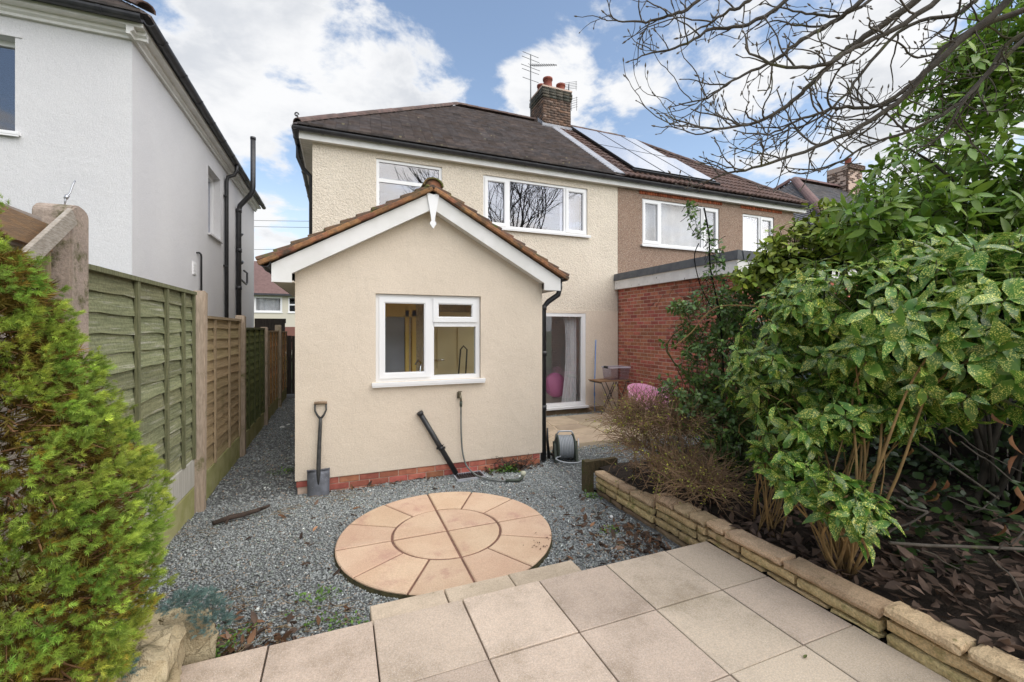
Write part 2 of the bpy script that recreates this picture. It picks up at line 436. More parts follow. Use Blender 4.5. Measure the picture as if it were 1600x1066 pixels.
class MB:
    def __init__(s): s.v = []; s.f = []; s.sm = []
    def add(s, v, f, smooth=False):
        n = len(s.v); s.v += [tuple(p) for p in v]
        s.f += [tuple(i + n for i in q) for q in f]; s.sm += [smooth] * len(f)
        return s
    def box(s, x0, x1, y0, y1, z0, z1):
        v = [(x0, y0, z0), (x1, y0, z0), (x1, y1, z0), (x0, y1, z0), (x0, y0, z1), (x1, y0, z1), (x1, y1, z1), (x0, y1, z1)]
        return s.add(v, [(0, 3, 2, 1), (4, 5, 6, 7), (0, 1, 5, 4), (1, 2, 6, 5), (2, 3, 7, 6), (3, 0, 4, 7)])
    def bar(s, a, b, w, h, up=(0, 0, 1)):
        a, b = Vector(a), Vector(b); d = (b - a).normalized(); up = Vector(up)
        sx = d.cross(up)
        if sx.length < 1e-4: sx = d.cross(Vector((1, 0, 0)))
        sx.normalize(); u = sx.cross(d)
        v = []
        for p in (a, b):
            for i, j in ((-1, -1), (1, -1), (1, 1), (-1, 1)): v.append(p + sx * (i * w / 2) + u * (j * h / 2))
        return s.add(v, [(3, 2, 1, 0), (4, 5, 6, 7), (0, 1, 5, 4), (1, 2, 6, 5), (2, 3, 7, 6), (3, 0, 4, 7)])
    def tube(s, pts, r, n=8, caps=True, smooth=True):
        pts = [Vector(p) for p in pts]
        rs = r if isinstance(r, (list, tuple)) else [r] * len(pts)
        d0 = (pts[1] - pts[0]).normalized()
        ref = Vector((0, 0, 1)) if abs(d0.z) < .9 else Vector((1, 0, 0))
        u = d0.cross(ref).normalized()
        v = []
        for i, p in enumerate(pts):
            d = (pts[min(i + 1, len(pts) - 1)] - pts[max(i - 1, 0)])
            d = d.normalized() if d.length > 1e-9 else d0
            u = (u - d * u.dot(d))
            u = u.normalized() if u.length > 1e-6 else d.cross(ref).normalized()
            w = d.cross(u)
            for k in range(n):
                a = 2 * math.pi * k / n
                v.append(p + (u * math.cos(a) + w * math.sin(a)) * rs[i])
        f = []
        for i in range(len(pts) - 1):
            for k in range(n):
                k2 = (k + 1) % n
                f.append((i * n + k, i * n + k2, (i + 1) * n + k2, (i + 1) * n + k))
        s.add(v, f, smooth)
        if caps:
            m = len(s.v) - len(v)
            s.f.append(tuple(m + k for k in range(n))[::-1]); s.sm.append(False)
            e = m + (len(pts) - 1) * n
            s.f.append(tuple(e + k for k in range(n))); s.sm.append(False)
        return s
    def profile(s, prof, a, b, side, up, closed=True):
        a, b, side, up = Vector(a), Vector(b), Vector(side), Vector(up)
        n = len(prof)
        v = [p + side * q[0] + up * q[1] for p in (a, b) for q in prof]
        f = []
        for i in range(n if closed else n - 1):
            j = (i + 1) % n
            f.append((i, j, n + j, n + i))
        if closed: f += [tuple(range(n))[::-1], tuple(range(n, 2 * n))]
        return s.add(v, f)
    def lathe(s, c, axis, prof, n=16, smooth=True):
        c, ax = Vector(c), Vector(axis).normalized()
        ref = Vector((0, 0, 1)) if abs(ax.z) < .9 else Vector((1, 0, 0))
        u = ax.cross(ref).normalized(); w = ax.cross(u)
        v = [c + ax * h + (u * math.cos(2 * math.pi * k / n) + w * math.sin(2 * math.pi * k / n)) * r for r, h in prof for k in range(n)]
        f = []
        for i in range(len(prof) - 1):
            for k in range(n):
                k2 = (k + 1) % n
                f.append((i * n + k, i * n + k2, (i + 1) * n + k2, (i + 1) * n + k))
        s.add(v, f, smooth)
        return s
    def wall(s, axis, at, thick, u0, u1, v0, v1, holes=()):
        """wall in the plane axis=at ('x' or 'y'), going back by thick; holes (u0,u1,v0,v1)"""
        us = sorted({u0, u1, *[h[0] for h in holes], *[h[1] for h in holes]})
        vs_ = sorted({v0, v1, *[h[2] for h in holes], *[h[3] for h in holes]})
        us = [u for u in us if u0 <= u <= u1]; vs_ = [q for q in vs_ if v0 <= q <= v1]
        P = (lambda u, q, t: (at + t, u, q)) if axis == 'x' else (lambda u, q, t: (u, at + t, q))
        solid = lambda i, j: 0 <= i < len(us) - 1 and 0 <= j < len(vs_) - 1 and not any(
            h[0] <= (us[i] + us[i + 1]) / 2 <= h[1] and h[2] <= (vs_[j] + vs_[j + 1]) / 2 <= h[3] for h in holes)
        for i in range(len(us) - 1):
            for j in range(len(vs_) - 1):
                if not solid(i, j): continue
                a, b, c, d = us[i], us[i + 1], vs_[j], vs_[j + 1]
                for t in (0, thick):
                    s.add([P(a, c, t), P(b, c, t), P(b, d, t), P(a, d, t)], [(0, 1, 2, 3)])
                for (di, dj), (p, q) in {(-1, 0): ((a, c), (a, d)), (1, 0): ((b, c), (b, d)), (0, -1): ((a, c), (b, c)), (0, 1): ((a, d), (b, d))}.items():
                    if not solid(i + di, j + dj):
                        s.add([P(*p, 0), P(*q, 0), P(*q, thick), P(*p, thick)], [(0, 1, 2, 3)])
        return s
    def mesh(s, name, off=(0, 0, 0), fix=True):
        me = bpy.data.meshes.new(name)
        ox, oy, oz = off
        me.from_pydata([(p[0] - ox, p[1] - oy, p[2] - oz) for p in s.v], [], s.f)
        if any(s.sm): me.polygons.foreach_set('use_smooth', s.sm)
        if fix:
            bm = bmesh.new(); bm.from_mesh(me)
            bmesh.ops.recalc_face_normals(bm, faces=bm.faces)
            bm.to_mesh(me); bm.free()
        me.update()
        return me
    def build(s, name, m, parent=None, kind=None, label=None, loc=None, fix=True):
        w = Vector(loc) if loc is not None else (WLOC[parent] if parent else Vector((0, 0, 0)))
        return link(name, s.mesh(name, w, fix), m, parent, w, kind, label)

def chamfer_prism(outline, z0, z1, ch):
    """flat stone of any outline (counter-clockwise), edges eased at the top"""
    n = len(outline); pts = [Vector((p[0], p[1])) for p in outline]; ins = []
    for i in range(n):
        a, b, c = pts[i - 1], pts[i], pts[(i + 1) % n]
        e1, e2 = (b - a).normalized(), (c - b).normalized()
        n1, n2 = Vector((-e1.y, e1.x)), Vector((-e2.y, e2.x))
        k = n1 + n2
        k = k / max(.3, (1 + n1.dot(n2)))
        ins.append(b + k * ch)
    mb = MB()
    v = [(p.x, p.y, z0) for p in pts] + [(p.x, p.y, z1 - ch * .8) for p in pts] + [(p.x, p.y, z1) for p in ins]
    f = []
    for r in (0, 1):
        for i in range(n):
            j = (i + 1) % n
            f.append((r * n + i, r * n + j, (r + 1) * n + j, (r + 1) * n + i))
    f.append(tuple(2 * n + i for i in range(n)))
    return mb.add(v, f)

def brick_mesh(name, l, d, h, ch=.004):
    """eased block centred on its origin"""
    bm = bmesh.new()
    bmesh.ops.create_cube(bm, size=1)
    bmesh.ops.scale(bm, vec=(l, d, h), verts=bm.verts)
    bmesh.ops.bevel(bm, geom=bm.edges[:], offset=ch, segments=1, affect='EDGES')
    me = bpy.data.meshes.new(name); bm.to_mesh(me); bm.free()
    return me

def rough_block(name, l, d, h, seed, amp=.012, nx=6, ny=2, nz=3, r=.012, split=True):
    """hewn stone centred on its origin; its faces are pushed in and out by noise"""
    bm = bmesh.new()
    V = {}
    def vert(i, j, k):
        if (i, j, k) not in V:
            p = Vector(((i / nx - .5) * l, (j / ny - .5) * d, (k / nz - .5) * h))
            ex = (i in (0, nx)) + (j in (0, ny)) + (k in (0, nz))
            q = p.copy()
            if ex > 1:
                if i in (0, nx): q.x -= math.copysign(r * .7, p.x)
                if j in (0, ny): q.y -= math.copysign(r * .7, p.y)
                if k in (0, nz): q.z -= math.copysign(r * .5, p.z)
            n = mnoise.noise_vector(p * 14 + Vector((seed * 3.7, seed * 1.3, seed)))
            n2 = mnoise.noise_vector(p * 34 + Vector((seed * 1.7, seed * 5.3, 4)))
            q += n * amp * .8 + n2 * amp * .5
            V[(i, j, k)] = bm.verts.new(q)
        return V[(i, j, k)]
    for i in range(nx):
        for j in range(ny):
            for k in (0, nz): bm.faces.new([vert(i, j, k), vert(i + 1, j, k), vert(i + 1, j + 1, k), vert(i, j + 1, k)])
    for i in range(nx):
        for k in range(nz):
            for j in (0, ny): bm.faces.new([vert(i, j, k), vert(i + 1, j, k), vert(i + 1, j, k + 1), vert(i, j, k + 1)])
    for j in range(ny):
        for k in range(nz):
            for i in (0, nx): bm.faces.new([vert(i, j, k), vert(i, j + 1, k), vert(i, j + 1, k + 1), vert(i, j, k + 1)])
    bmesh.ops.recalc_face_normals(bm, faces=bm.faces)
    me = bpy.data.meshes.new(name); bm.to_mesh(me); bm.free()
    return me

def scatter_mesh(name, tv, tf, mats4, cols=None):
    """many copies of one small shape as one mesh (numpy); mats4 (n,4,4) or list of per-copy templates"""
    tv = np.asarray(tv, dtype=np.float64); n = len(mats4); k = len(tv)
    M = np.asarray(mats4)
    P = np.einsum('nij,kj->nki', M[:, :3, :3], tv) + M[:, None, :3, 3]
    me = bpy.data.meshes.new(name)
    lens = np.array([len(f) for f in tf]); flat = np.array([i for f in tf for i in f])
    me.vertices.add(n * k); me.vertices.foreach_set('co', P.reshape(-1).astype(np.float32))
    nl = len(flat)
    me.loops.add(n * nl)
    me.loops.foreach_set('vertex_index', (flat[None, :] + (np.arange(n) * k)[:, None]).reshape(-1).astype(np.int32))
    me.polygons.add(n * len(tf))
    st = np.concatenate([[0], np.cumsum(lens)[:-1]])
    me.polygons.foreach_set('loop_start', (st[None, :] + (np.arange(n) * nl)[:, None]).reshape(-1).astype(np.int32))
    me.update(calc_edges=True)
    if cols is not None:
        a = me.color_attributes.new('Col', 'FLOAT_COLOR', 'POINT')
        c = np.ones((n, k, 4), dtype=np.float32); c[:, :, :3] = np.asarray(cols)[:, None, :]
        a.data.foreach_set('color', c.reshape(-1))
    return me

def join_scatter(name, meshes):
    """merge several scatter meshes into one"""
    bm = bmesh.new()
    for me in meshes: bm.from_mesh(me); bpy.data.meshes.remove(me)
    out = bpy.data.meshes.new(name); bm.to_mesh(out); bm.free()
    return out

def basis(d, up=None):
    """columns: x along d, z near up"""
    d = Vector(d).normalized()
    up = Vector(up) if up is not None else Vector((0, 0, 1))
    y = up.cross(d)
    if y.length < 1e-4: y = Vector((0, 1, 0)).cross(d)
    if y.length < 1e-4: y = Vector((1, 0, 0)).cross(d)
    y.normalize(); z = d.cross(y)
    return Matrix((d, y, z)).transposed()

def mat4(p, R, s=1.0):
    M = (R * s if not isinstance(s, (tuple, list)) else R @ Matrix.Diagonal(Vector(s))).to_4x4()
    M.translation = Vector(p)
    return M

def leaf_shape(wid=.32, fold=.18, droop=.18, segs=4, tooth=0.0, tip=.06):
    """leaf of length 1 along x"""
    v, f = [], []
    for i in range(segs + 1):
        t = i / segs
        w = wid * .5 * (math.sin(math.pi * min(1, t ** .85)) ** .8 if 0 < t < 1 else 0.04)
        if tooth and 0 < i < segs: w *= 1 + (tooth if i % 2 else -tooth)
        z = -droop * t * t
        v += [(t, -w, z + fold * w), (t, 0, z), (t, w, z + fold * w)]
    for i in range(segs):
        a = i * 3
        f += [(a, a + 3, a + 4, a + 1), (a + 1, a + 4, a + 5, a + 2)]
    return v, f

def leaf_data(name, shape, m):
    me = bpy.data.meshes.new(name); me.from_pydata(shape[0], [], shape[1])
    me.polygons.foreach_set('use_smooth', [True] * len(me.polygons))
    me.materials.append(m)
    return me

def px_of(p):
    d = p[0] * ST + p[1] * CT; r = p[0] * CT - p[1] * ST
    if d < .05: return None
    return W_PX / 2 + F_PX * r / d, HORIZON - F_PX * (p[2] - CAM_H) / d, d

def at(px, py, d):
    r = ray(px, py); return Vector((d * r.x, d * r.y, CAM_H + d * r.z))
RIGHT, FWD, UP = Vector((CT, -ST, 0)), Vector((ST, CT, 0)), Vector((0, 0, 1))

# ------------------------------------------------------------------ ground
ZG, ZP = -0.10, 0.08
mb = MB(); mb.add([(-400, -400, -.16), (400, -400, -.16), (400, 400, -.16), (-400, 400, -.16)], [(0, 1, 2, 3)])
tag(mb.build('ground', m_grass), kind='structure')
# gravel bed with gentle unevenness
def grid(name, x0, x1, y0, y1, n, m, zf, m_):
    v = [(x0 + (x1 - x0) * i / n, y0 + (y1 - y0) * j / m, 0) for j in range(m + 1) for i in range(n + 1)]
    v = [(x, y, zf(x, y)) for x, y, _ in v]
    f = [(j * (n + 1) + i, j * (n + 1) + i + 1, (j + 1) * (n + 1) + i + 1, (j + 1) * (n + 1) + i) for j in range(m) for i in range(n)]
    q = MB(); q.add(v, f, True)
    return tag(q.build(name, m_, fix=False), kind='structure')
def gz(x, y):
    return ZG - .012 + .018 * mnoise.noise((x * 1.7, y * 1.7, 3)) + (.03 * max(0, 1 - abs(x + 1.35) / .5) if y < 5 else 0)
grid('gravel_bed', -1.40, 2.72, 2.3, 5.5, 40, 32, gz, m_gsheet)
grid('gravel_path', -1.40, -.40, 5.5, 15, 10, 60, gz, m_gsheet)
grid('gravel_strip', 2.60, 6.0, 5.5, 8.5, 20, 20, lambda x, y: gz(x, y) - (.0 if y < 5.9 or y > 7.95 else .05), m_gsheet)
grid('gravel_patch', 2.72, 6.0, 4.3, 5.5, 20, 10, gz, m_gsheet)

CCX, CCY, CR, CI, ZC = .905, 3.838, .938, .479, -.064
def pebbles(n, x0, x1, y0, y1, keep, s0, s1):
    xs = rng.uniform(x0, x1, n); ys = rng.uniform(y0, y1, n)
    out = []
    for x, y in zip(xs, ys):
        if not keep(x, y): continue
        out.append((x, y, rng.uniform(s0, s1)))
    return out
def keep_a(x, y):
    return math.hypot(x - CCX, y - CCY) > CR + .005 and not (y < 2.63) and not (.17 < x < 1.6 and y < 2.80)
pb = pebbles(80000, -1.36, 2.66, 2.55, 5.40, keep_a, .0065, .0135)
pb += pebbles(9000, -1.34, -.46, 5.4, 13, lambda x, y: True, .011, .019)
pb += pebbles(12000, 2.62, 6.0, 4.3, 5.95, lambda x, y: x > 2.62 and not (x > 2.7 and y < 4.3), .009, .017)
pb += pebbles(3000, 2.62, 6.0, 8.0, 8.4, lambda x, y: True, .010, .017)
tv = np.array([(1, 0, 0), (.1, .8, .1), (-1, .1, 0), (-.1, -.85, 0), (.15, .05, .55), (-.1, 0, -.5)])
tf = [(0, 1, 4), (1, 2, 4), (2, 3, 4), (3, 0, 4), (1, 0, 5), (2, 1, 5), (3, 2, 5), (0, 3, 5)]
Ms, Cs = np.zeros((len(pb), 4, 4)), np.zeros((len(pb), 3))
for i, (x, y, s) in enumerate(pb):
    a = rng.uniform(0, 6.28); tx, ty = rng.normal(0, .35, 2)
    R = Matrix.Rotation(a, 3, 'Z') @ Matrix.Rotation(tx, 3, 'X') @ Matrix.Rotation(ty, 3, 'Y')
    Ms[i] = np.array(mat4((x, y, gz(x, y) + s * rng.uniform(.15, .75)), R, (s, s * rng.uniform(.6, 1), s * rng.uniform(.5, 1.1))))
    g = rng.lognormal(0, .20)
    Cs[i] = np.array([1, 1, 1]) * g
    q = rng.random()
    if rng.random() < .07: Ms[i][:3, :3] *= rng.uniform(1.3, 1.9)
    if q < .06: Cs[i] *= (1.25, .95, .75)
    elif q < .12: Cs[i] *= (1.0, 1.06, .92)
    elif q < .125: Cs[i] = (3.0, 3.0, 2.9)
    damp = mnoise.noise((x * .9, y * .9, 9))
    Cs[i] *= 1 + .22 * damp
link('gravel', scatter_mesh('gravel', tv, tf, Ms, Cs), m_pebble, kind='stuff')

# ------------------------------------------------------------------ circle of paving
zc0 = ZC - .05
circle = thing('paving_circle', 'round peach paving circle of quarter stones ringed by twelve stones on the gravel', 'paving circle', (CCX, CCY, ZC))
def arc(r, a0, a1, n): return [(CCX + r * math.cos(math.radians(a0 + (a1 - a0) * i / n)), CCY + r * math.sin(math.radians(a0 + (a1 - a0) * i / n))) for i in range(n + 1)]
bed = MB(); bed.add([(x, y, ZC - .012) for x, y in arc(CR - .012, 0, 360, 64)[:-1]] + [(x, y, zc0) for x, y in arc(CR - .012, 0, 360, 64)[:-1]],
                    [tuple(range(64))] + [(i, (i + 1) % 64, 64 + (i + 1) % 64, 64 + i) for i in range(64)])
bed.build('joint_mortar', m_cjoint, circle)
me_ = MB(); ra, rb = arc(CR + .003, 0, 360, 64)[:-1], arc(CR + .010, 0, 360, 64)[:-1]
me_.add([(x, y, ZC - .011 + .005 * mnoise.noise((x * 9, y * 9, 2))) for x, y in ra] + [(x, y, ZG - .01) for x, y in rb], [(i, (i + 1) % 64, 64 + (i + 1) % 64, 64 + i) for i in range(64)])
me_.build('moss_edge', mat('mossy damp edge', (.085, .075, .035), (.05, .045, .025), scale=22, rough=1, bump=(60, .01)), circle)
for k in range(12):
    a0, a1 = k * 30, (k + 1) * 30
    g = .0085
    da0, da1 = math.degrees(g / CR), math.degrees(g / CI)
    out = arc(CR, a0 + da0, a1 - da0, 8) + arc(CI + .012, a0 + da1, a1 - da1, 5)[::-1]
    st = chamfer_prism(out, zc0, ZC + random.uniform(-.002, .003), .008)
    st.build('ring_stone', m_circle, circle)
for k in range(4):
    a0, a1 = k * 90, (k + 1) * 90
    g = .010
    a = arc(CI - .010, a0 + 1.35, a1 - 1.35, 10)
    c, s_ = math.cos(math.radians(a0 + 45)), math.sin(math.radians(a0 + 45))
    out = [(CCX + c * g * 1.41, CCY + s_ * g * 1.41)] + a
    chamfer_prism(out, zc0, ZC + random.uniform(-.002, .002), .008).build('quarter_stone', m_circle, circle)

# ------------------------------------------------------------------ near patio of square slabs
PY = 2.605
patio = thing('patio', 'raised patio of buff square slabs in the foreground', None, (0, 0, ZP))
del patio['label']
patio['kind'] = 'structure'
xs = [-.345 + .525 * k for k in range(7)]
xs = [-.93] + [-.347 + .5265 * k for k in range(6)] + [2.70]
bed = MB(); bed.box(-.92, 2.695, -2.6, PY - .008, ZG - .05, ZP - .030)
bed.build('joint_sand', m_joint, patio)
y1 = PY
row = 0
while y1 > -2.2:
    y0 = y1 - .5265
    for i in range(len(xs) - 1):
        g = .0042
        dz = random.uniform(-.0025, .0025)
        x0, x1 = xs[i] + g, xs[i + 1] - g
        j = lambda: random.uniform(-.0015, .0015)
        chamfer_prism([(x0 + j(), y0 + g + j()), (x1 + j(), y0 + g + j()), (x1 + j(), y1 - g + j()), (x0 + j(), y1 - g + j())], ZP - .045, ZP + dz, .0035).build('paving_slab', m_slab, patio)
    y1 = y0; row += 1
# narrow strip of cut slabs between patio and circle
for x0, x1, y2, z in ((.176, .632, 2.798, .048), (.640, 1.085, 2.792, .052), (1.092, 1.592, 2.800, .050)):
    chamfer_prism([(x0, PY + .004), (x1, PY + .004), (x1, y2), (x0, y2)], -.058, z, .006).build('edging_slab', m_slabedge, patio)
bl = MB(); bl.box(.19, 1.58, PY + .02, 2.78, ZG - .03, -.056); bl.build('edging_bed', m_joint, patio)

# ------------------------------------------------------------------ far patio of crazy paving by the glass door
ZF = -.055
fp = thing('flag_patio', None, None, (0, 0, ZF)); fp['kind'] = 'structure'
bed = MB(); bed.box(2.66, 5.95, 5.98, 7.98, ZG - .06, ZF - .004); bed.build('flag_mortar', m_flagjoint, fp)
def voronoi_cells(sites, x0, x1, y0, y1):
    cells = []
    for i, p in enumerate(sites):
        poly = [(x0, y0), (x1, y0), (x1, y1), (x0, y1)]
        for k, q in enumerate(sites):
            if k == i: continue
            mx, my = (p[0] + q[0]) / 2, (p[1] + q[1]) / 2
            nx, ny = q[0] - p[0], q[1] - p[1]
            L = math.hypot(nx, ny); nx /= L; ny /= L; off = .012
            res = []
            for a in range(len(poly)):
                A, B = poly[a], poly[(a + 1) % len(poly)]
                da = (A[0] - mx) * nx + (A[1] - my) * ny + off; db = (B[0] - mx) * nx + (B[1] - my) * ny + off
                if da <= 0: res.append(A)
                if da * db < 0:
                    t = da / (da - db); res.append((A[0] + (B[0] - A[0]) * t, A[1] + (B[1] - A[1]) * t))
            poly = res
            if not poly: break
        if len(poly) > 2: cells.append(poly)
    return cells
sites = [(2.7 + .62 * i + random.uniform(-.2, .2) + .2 * (j % 2), 6.05 + .5 * j + random.uniform(-.16, .16)) for i in range(6) for j in range(4)]
for poly in voronoi_cells(sites, 2.67, 5.94, 5.99, 7.97):
    # drop near-duplicate corners
    q = [p for i, p in enumerate(poly) if math.hypot(p[0] - poly[i - 1][0], p[1] - poly[i - 1][1]) > .02]
    if len(q) > 2: chamfer_prism(q, ZF - .03, ZF + random.uniform(0, .006), .006).build('flagstone', m_flag, fp)

# ------------------------------------------------------------------ shared house pieces
def window(parent, x0, x1, z0, z1, y, layout, gl, fr=.055, dep=.07, sill=True, sill_out=.10, sill_side=.05, set_back=.0, room=None, room_m=None, sash=True):
    """upvc window facing -Y; layout: list of (u0,u1,v0,v1,opening) in metres from its lower left corner"""
    y = y + set_back
    w, h = x1 - x0, z1 - z0
    f = MB()
    f.box(x0, x0 + fr, y, y + dep, z0, z1); f.box(x1 - fr, x1, y, y + dep, z0, z1)
    f.box(x0 + fr, x1 - fr, y, y + dep, z0, z0 + fr); f.box(x0 + fr, x1 - fr, y, y + dep, z1 - fr, z1)
    for k, L in enumerate(layout):
        if L[0] == 'v': f.box(x0 + L[1] - fr * .6, x0 + L[1] + fr * .6, y + .001, y + dep - .001, z0 + L[2], z0 + L[3])
        if L[0] == 'h': f.box(x0 + L[2], x0 + L[3], y + .001, y + dep - .001, z0 + L[1] - fr * .6, z0 + L[1] + fr * .6)
    fo = f.build('window', m_upvc, parent)
    for L in layout:
        if L[0] != 'p': continue
        a, b, c, d, op = x0 + L[1], x0 + L[2], z0 + L[3], z0 + L[4], L[5]
        s = fr * .95
        if op:
            q = MB()
            yy = y - .016
            q.box(a - .006, a + s, yy, y + .03, c - .006, d + .006); q.box(b - s, b + .006, yy, y + .03, c - .006, d + .006)
            q.box(a + s, b - s, yy, y + .03, c - .006, c + s); q.box(a + s, b - s, yy, y + .03, d - s, d + .006)
            # inner bead
            for (p0, p1, p2, p3) in ((a + s, b - s, c + s, c + s + .012), (a + s, b - s, d - s - .012, d - s), (a + s, a + s + .012, c + s + .012, d - s - .012), (b - s - .012, b - s, c + s + .012, d - s - .012)):
                q.box(p0, p1, yy + .010, y + .03, p2, p3)
            q.build('sash', m_upvc, fo)
            a, b, c, d = a + s, b - s, c + s, d - s
        p = MB(); p.box(a, b, y + .022, y + .027, c, d)
        p.build('pane', gl, fo)
    if sill:
        q = MB(); q.box(x0 - sill_side, x1 + sill_side, y - sill_out, y + .02, z0 - .035, z0 - .002)
        q.box(x0 - sill_side + .004, x1 + sill_side - .004, y - sill_out + .004, y - sill_out + .02, z0 - .055, z0 - .035)
        q.build('sill', m_upvc, fo)
    return fo

def room_box(parent, x0, x1, y0, y1, z0, z1, m, name='room'):
    q = MB()
    q.add([(x0, y0, z0), (x1, y0, z0), (x1, y1, z0), (x0, y1, z0), (x0, y0, z1), (x1, y0, z1), (x1, y1, z1), (x0, y1, z1)],
          [(0, 1, 2, 3), (4, 7, 6, 5), (1, 5, 6, 2), (2, 6, 7, 3), (0, 3, 7, 4)])
    return q.build(name, m, parent, fix=False)

def curtain(parent, x0, x1, z0, z1, y, m, amp=.03, n=40, name='curtain', gather=None, ph=0):
    v, f = [], []
    rows = 8
    for j in range(rows + 1):
        t = j / rows
        z = z0 + (z1 - z0) * t
        for i in range(n + 1):
            u = i / n
            a, b = x0, x1
            if gather: a, b = gather(t, a, b)
            v.append((a + (b - a) * u, y + amp * math.sin(u * n * .9 + ph + .6 * math.sin(3 * t)) * (.6 + .4 * math.sin(u * 9)), z))
    for j in range(rows):
        for i in range(n): f.append((j * (n + 1) + i, j * (n + 1) + i + 1, (j + 1) * (n + 1) + i + 1, (j + 1) * (n + 1) + i))
    q = MB(); q.add(v, f, True)
    return q.build(name, m, parent, fix=False)

GUT = [(math.cos(math.pi + math.pi * k / 8) * .058, math.sin(math.pi + math.pi * k / 8) * .058) for k in range(9)]
GUT = GUT + [(p[0] * .9, p[1] * .9) for p in GUT[::-1]]

def gutter(parent, a, b, side, m=m_gutter, brackets=1.0, name='gutter'):
    q = MB(); q.profile(GUT, a, b, side, (0, 0, 1))
    a, b = Vector(a), Vector(b); d = b - a; n = max(1, int(d.length / brackets))
    for k in range(n + 1):
        p = a + d * ((k + .5) / (n + 1))
        u = d.normalized()
        q.profile([(x * 1.13, z * 1.13) for x, z in GUT], p - u * .02, p + u * .02, side, (0, 0, 1))
    return q.build(name, m, parent)

def tile_field(name, m, parent, P, nrows, gauge, width, span, lift=.024, thick=.018, jit=.003, roll=None):
    """courses of tiles on a slope. P(x, s)->point on the slope, s metres up from the eave; span(s)->(x0,x1)"""
    V, Fc, C = [], [], []
    up_n = (P(0, 1) - P(0, 0)).normalized()
    xdir = (P(1, 0) - P(0, 0)).normalized()
    nrm = xdir.cross(up_n)
    if nrm.z < 0: nrm = -nrm
    for r in range(nrows):
        s0, s1 = r * gauge, (r + 1) * gauge + gauge * .35
        a, b = span(s0 + gauge * .5)
        if b - a < width * .3: continue
        x = a - (width * .5 if r % 2 and not roll else 0)
        while x < b - 1e-4:
            xa, xb = max(a, x + .0015), min(b, x + width - .0015)
            x += width
            if xb - xa < .012: continue
            j = random.uniform(-jit, jit); k = random.uniform(-jit, jit)
            n0 = len(V)
            sh = random.lognormvariate(0, .11)
            tint = random.uniform(-.06, .06)
            c = (sh * (1 + tint), sh, sh * (1 - tint))
            if roll:
                prof = roll
                m_ = len(prof)
                for (u, hgt) in prof:
                    xx = xa + (xb - xa) * u
                    V += [P(xx, s0 + k) + nrm * (lift + thick + hgt), P(xx, s1) + nrm * (thick * .3 + hgt * .9), P(xx, s0 + k) + nrm * (lift - thick + hgt * .6)]
                for i in range(m_ - 1):
                    p, q = n0 + i * 3, n0 + (i + 1) * 3
                    Fc += [(p, q, q + 1, p + 1), (p + 2, q + 2, q, p)]
                C += [c] * (3 * m_)
            else:
                V += [P(xa, s0 + j) + nrm * (lift + thick * .5), P(xb, s0 + k) + nrm * (lift + thick * .5), P(xb, s1) + nrm * .004, P(xa, s1) + nrm * .004,
                      P(xa, s0 + j) + nrm * (lift - thick), P(xb, s0 + k) + nrm * (lift - thick), P(xb, s1) - nrm * .008, P(xa, s1) - nrm * .008]
                Fc += [(n0, n0 + 1, n0 + 2, n0 + 3), (n0 + 4, n0 + 5, n0 + 1, n0), (n0 + 5, n0 + 6, n0 + 2, n0 + 1), (n0 + 7, n0 + 4, n0, n0 + 3)]
                C += [c] * 8
    w = WLOC[parent]
    me = bpy.data.meshes.new(name)
    me.from_pydata([tuple(p - w) for p in V], [], Fc)
    at_ = me.color_attributes.new('Col', 'FLOAT_COLOR', 'POINT')
    at_.data.foreach_set('color', [q for c in C for q in (*c, 1)])
    me.update()
    return link(name, me, m, parent, kind='stuff')

def half_round(name, l, r, t=.018, n=6):
    prof = [(math.cos(math.pi * k / n) * r, math.sin(math.pi * k / n) * r * .8) for k in range(n + 1)]
    prof += [(p[0] * (1 - t / r), p[1] * (1 - t / r)) for p in prof[::-1]]
    q = MB(); q.profile(prof, (0, 0, 0), (l, 0, 0), (0, 1, 0), (0, 0, 1))
    return q.mesh(name)

def run_of_caps(name, me, m, parent, a, b, step, tilt=.012):
    a, b = Vector(a), Vector(b); d = (b - a); n = max(1, int(d.length / step)); u = d.normalized()
    for k in range(n):
        o = link(name, me, m, parent, loc=a + u * (step * k) + Vector((0, 0, .01 + random.uniform(-.004, .004))))
        o.rotation_mode = 'QUATERNION'
        o.rotation_quaternion = basis(u + Vector((0, 0, tilt + random.uniform(-.01, .01))), (0, 0, 1)).to_quaternion()

# ------------------------------------------------------------------ the cream house
HY, HX0, HX1, EZ = 8.40, -.44, 6.00, 5.06
house = thing('semi_detached_house', 'cream roughcast house with brown tiled hipped roof behind the small gabled extension', 'house', (2.8, 11, 0))
EY, EX0, EX1, RX = 5.40, -.46, 2.61, 1.06     # extension: front plane, sides, ridge
W1 = (.64, 1.88, 3.75, 4.945)
W2 = (2.73, 5.19, 3.86, 4.915)
DR = (2.95, 5.14, .06, 2.11)
mb = MB()
mb.wall('y', HY, .25, HX0, HX1 - .001, ZG - .1, EZ, [W1, W2, DR])
mb.wall('x', HX0, .25, HY + .25, 15.2, ZG - .1, EZ)
mb.wall('y', 15.2, .2, HX0, HX1 - .001, ZG - .1, EZ, [(2.9, 5.4, .5, 2.25)])
mb.build('wall', m_dash, house, fix=False)
# render scar lines: bell cast band above the door height
q = MB(); q.box(2.66, HX1 - .02, HY - .008, HY + .002, ZG, 2.13)
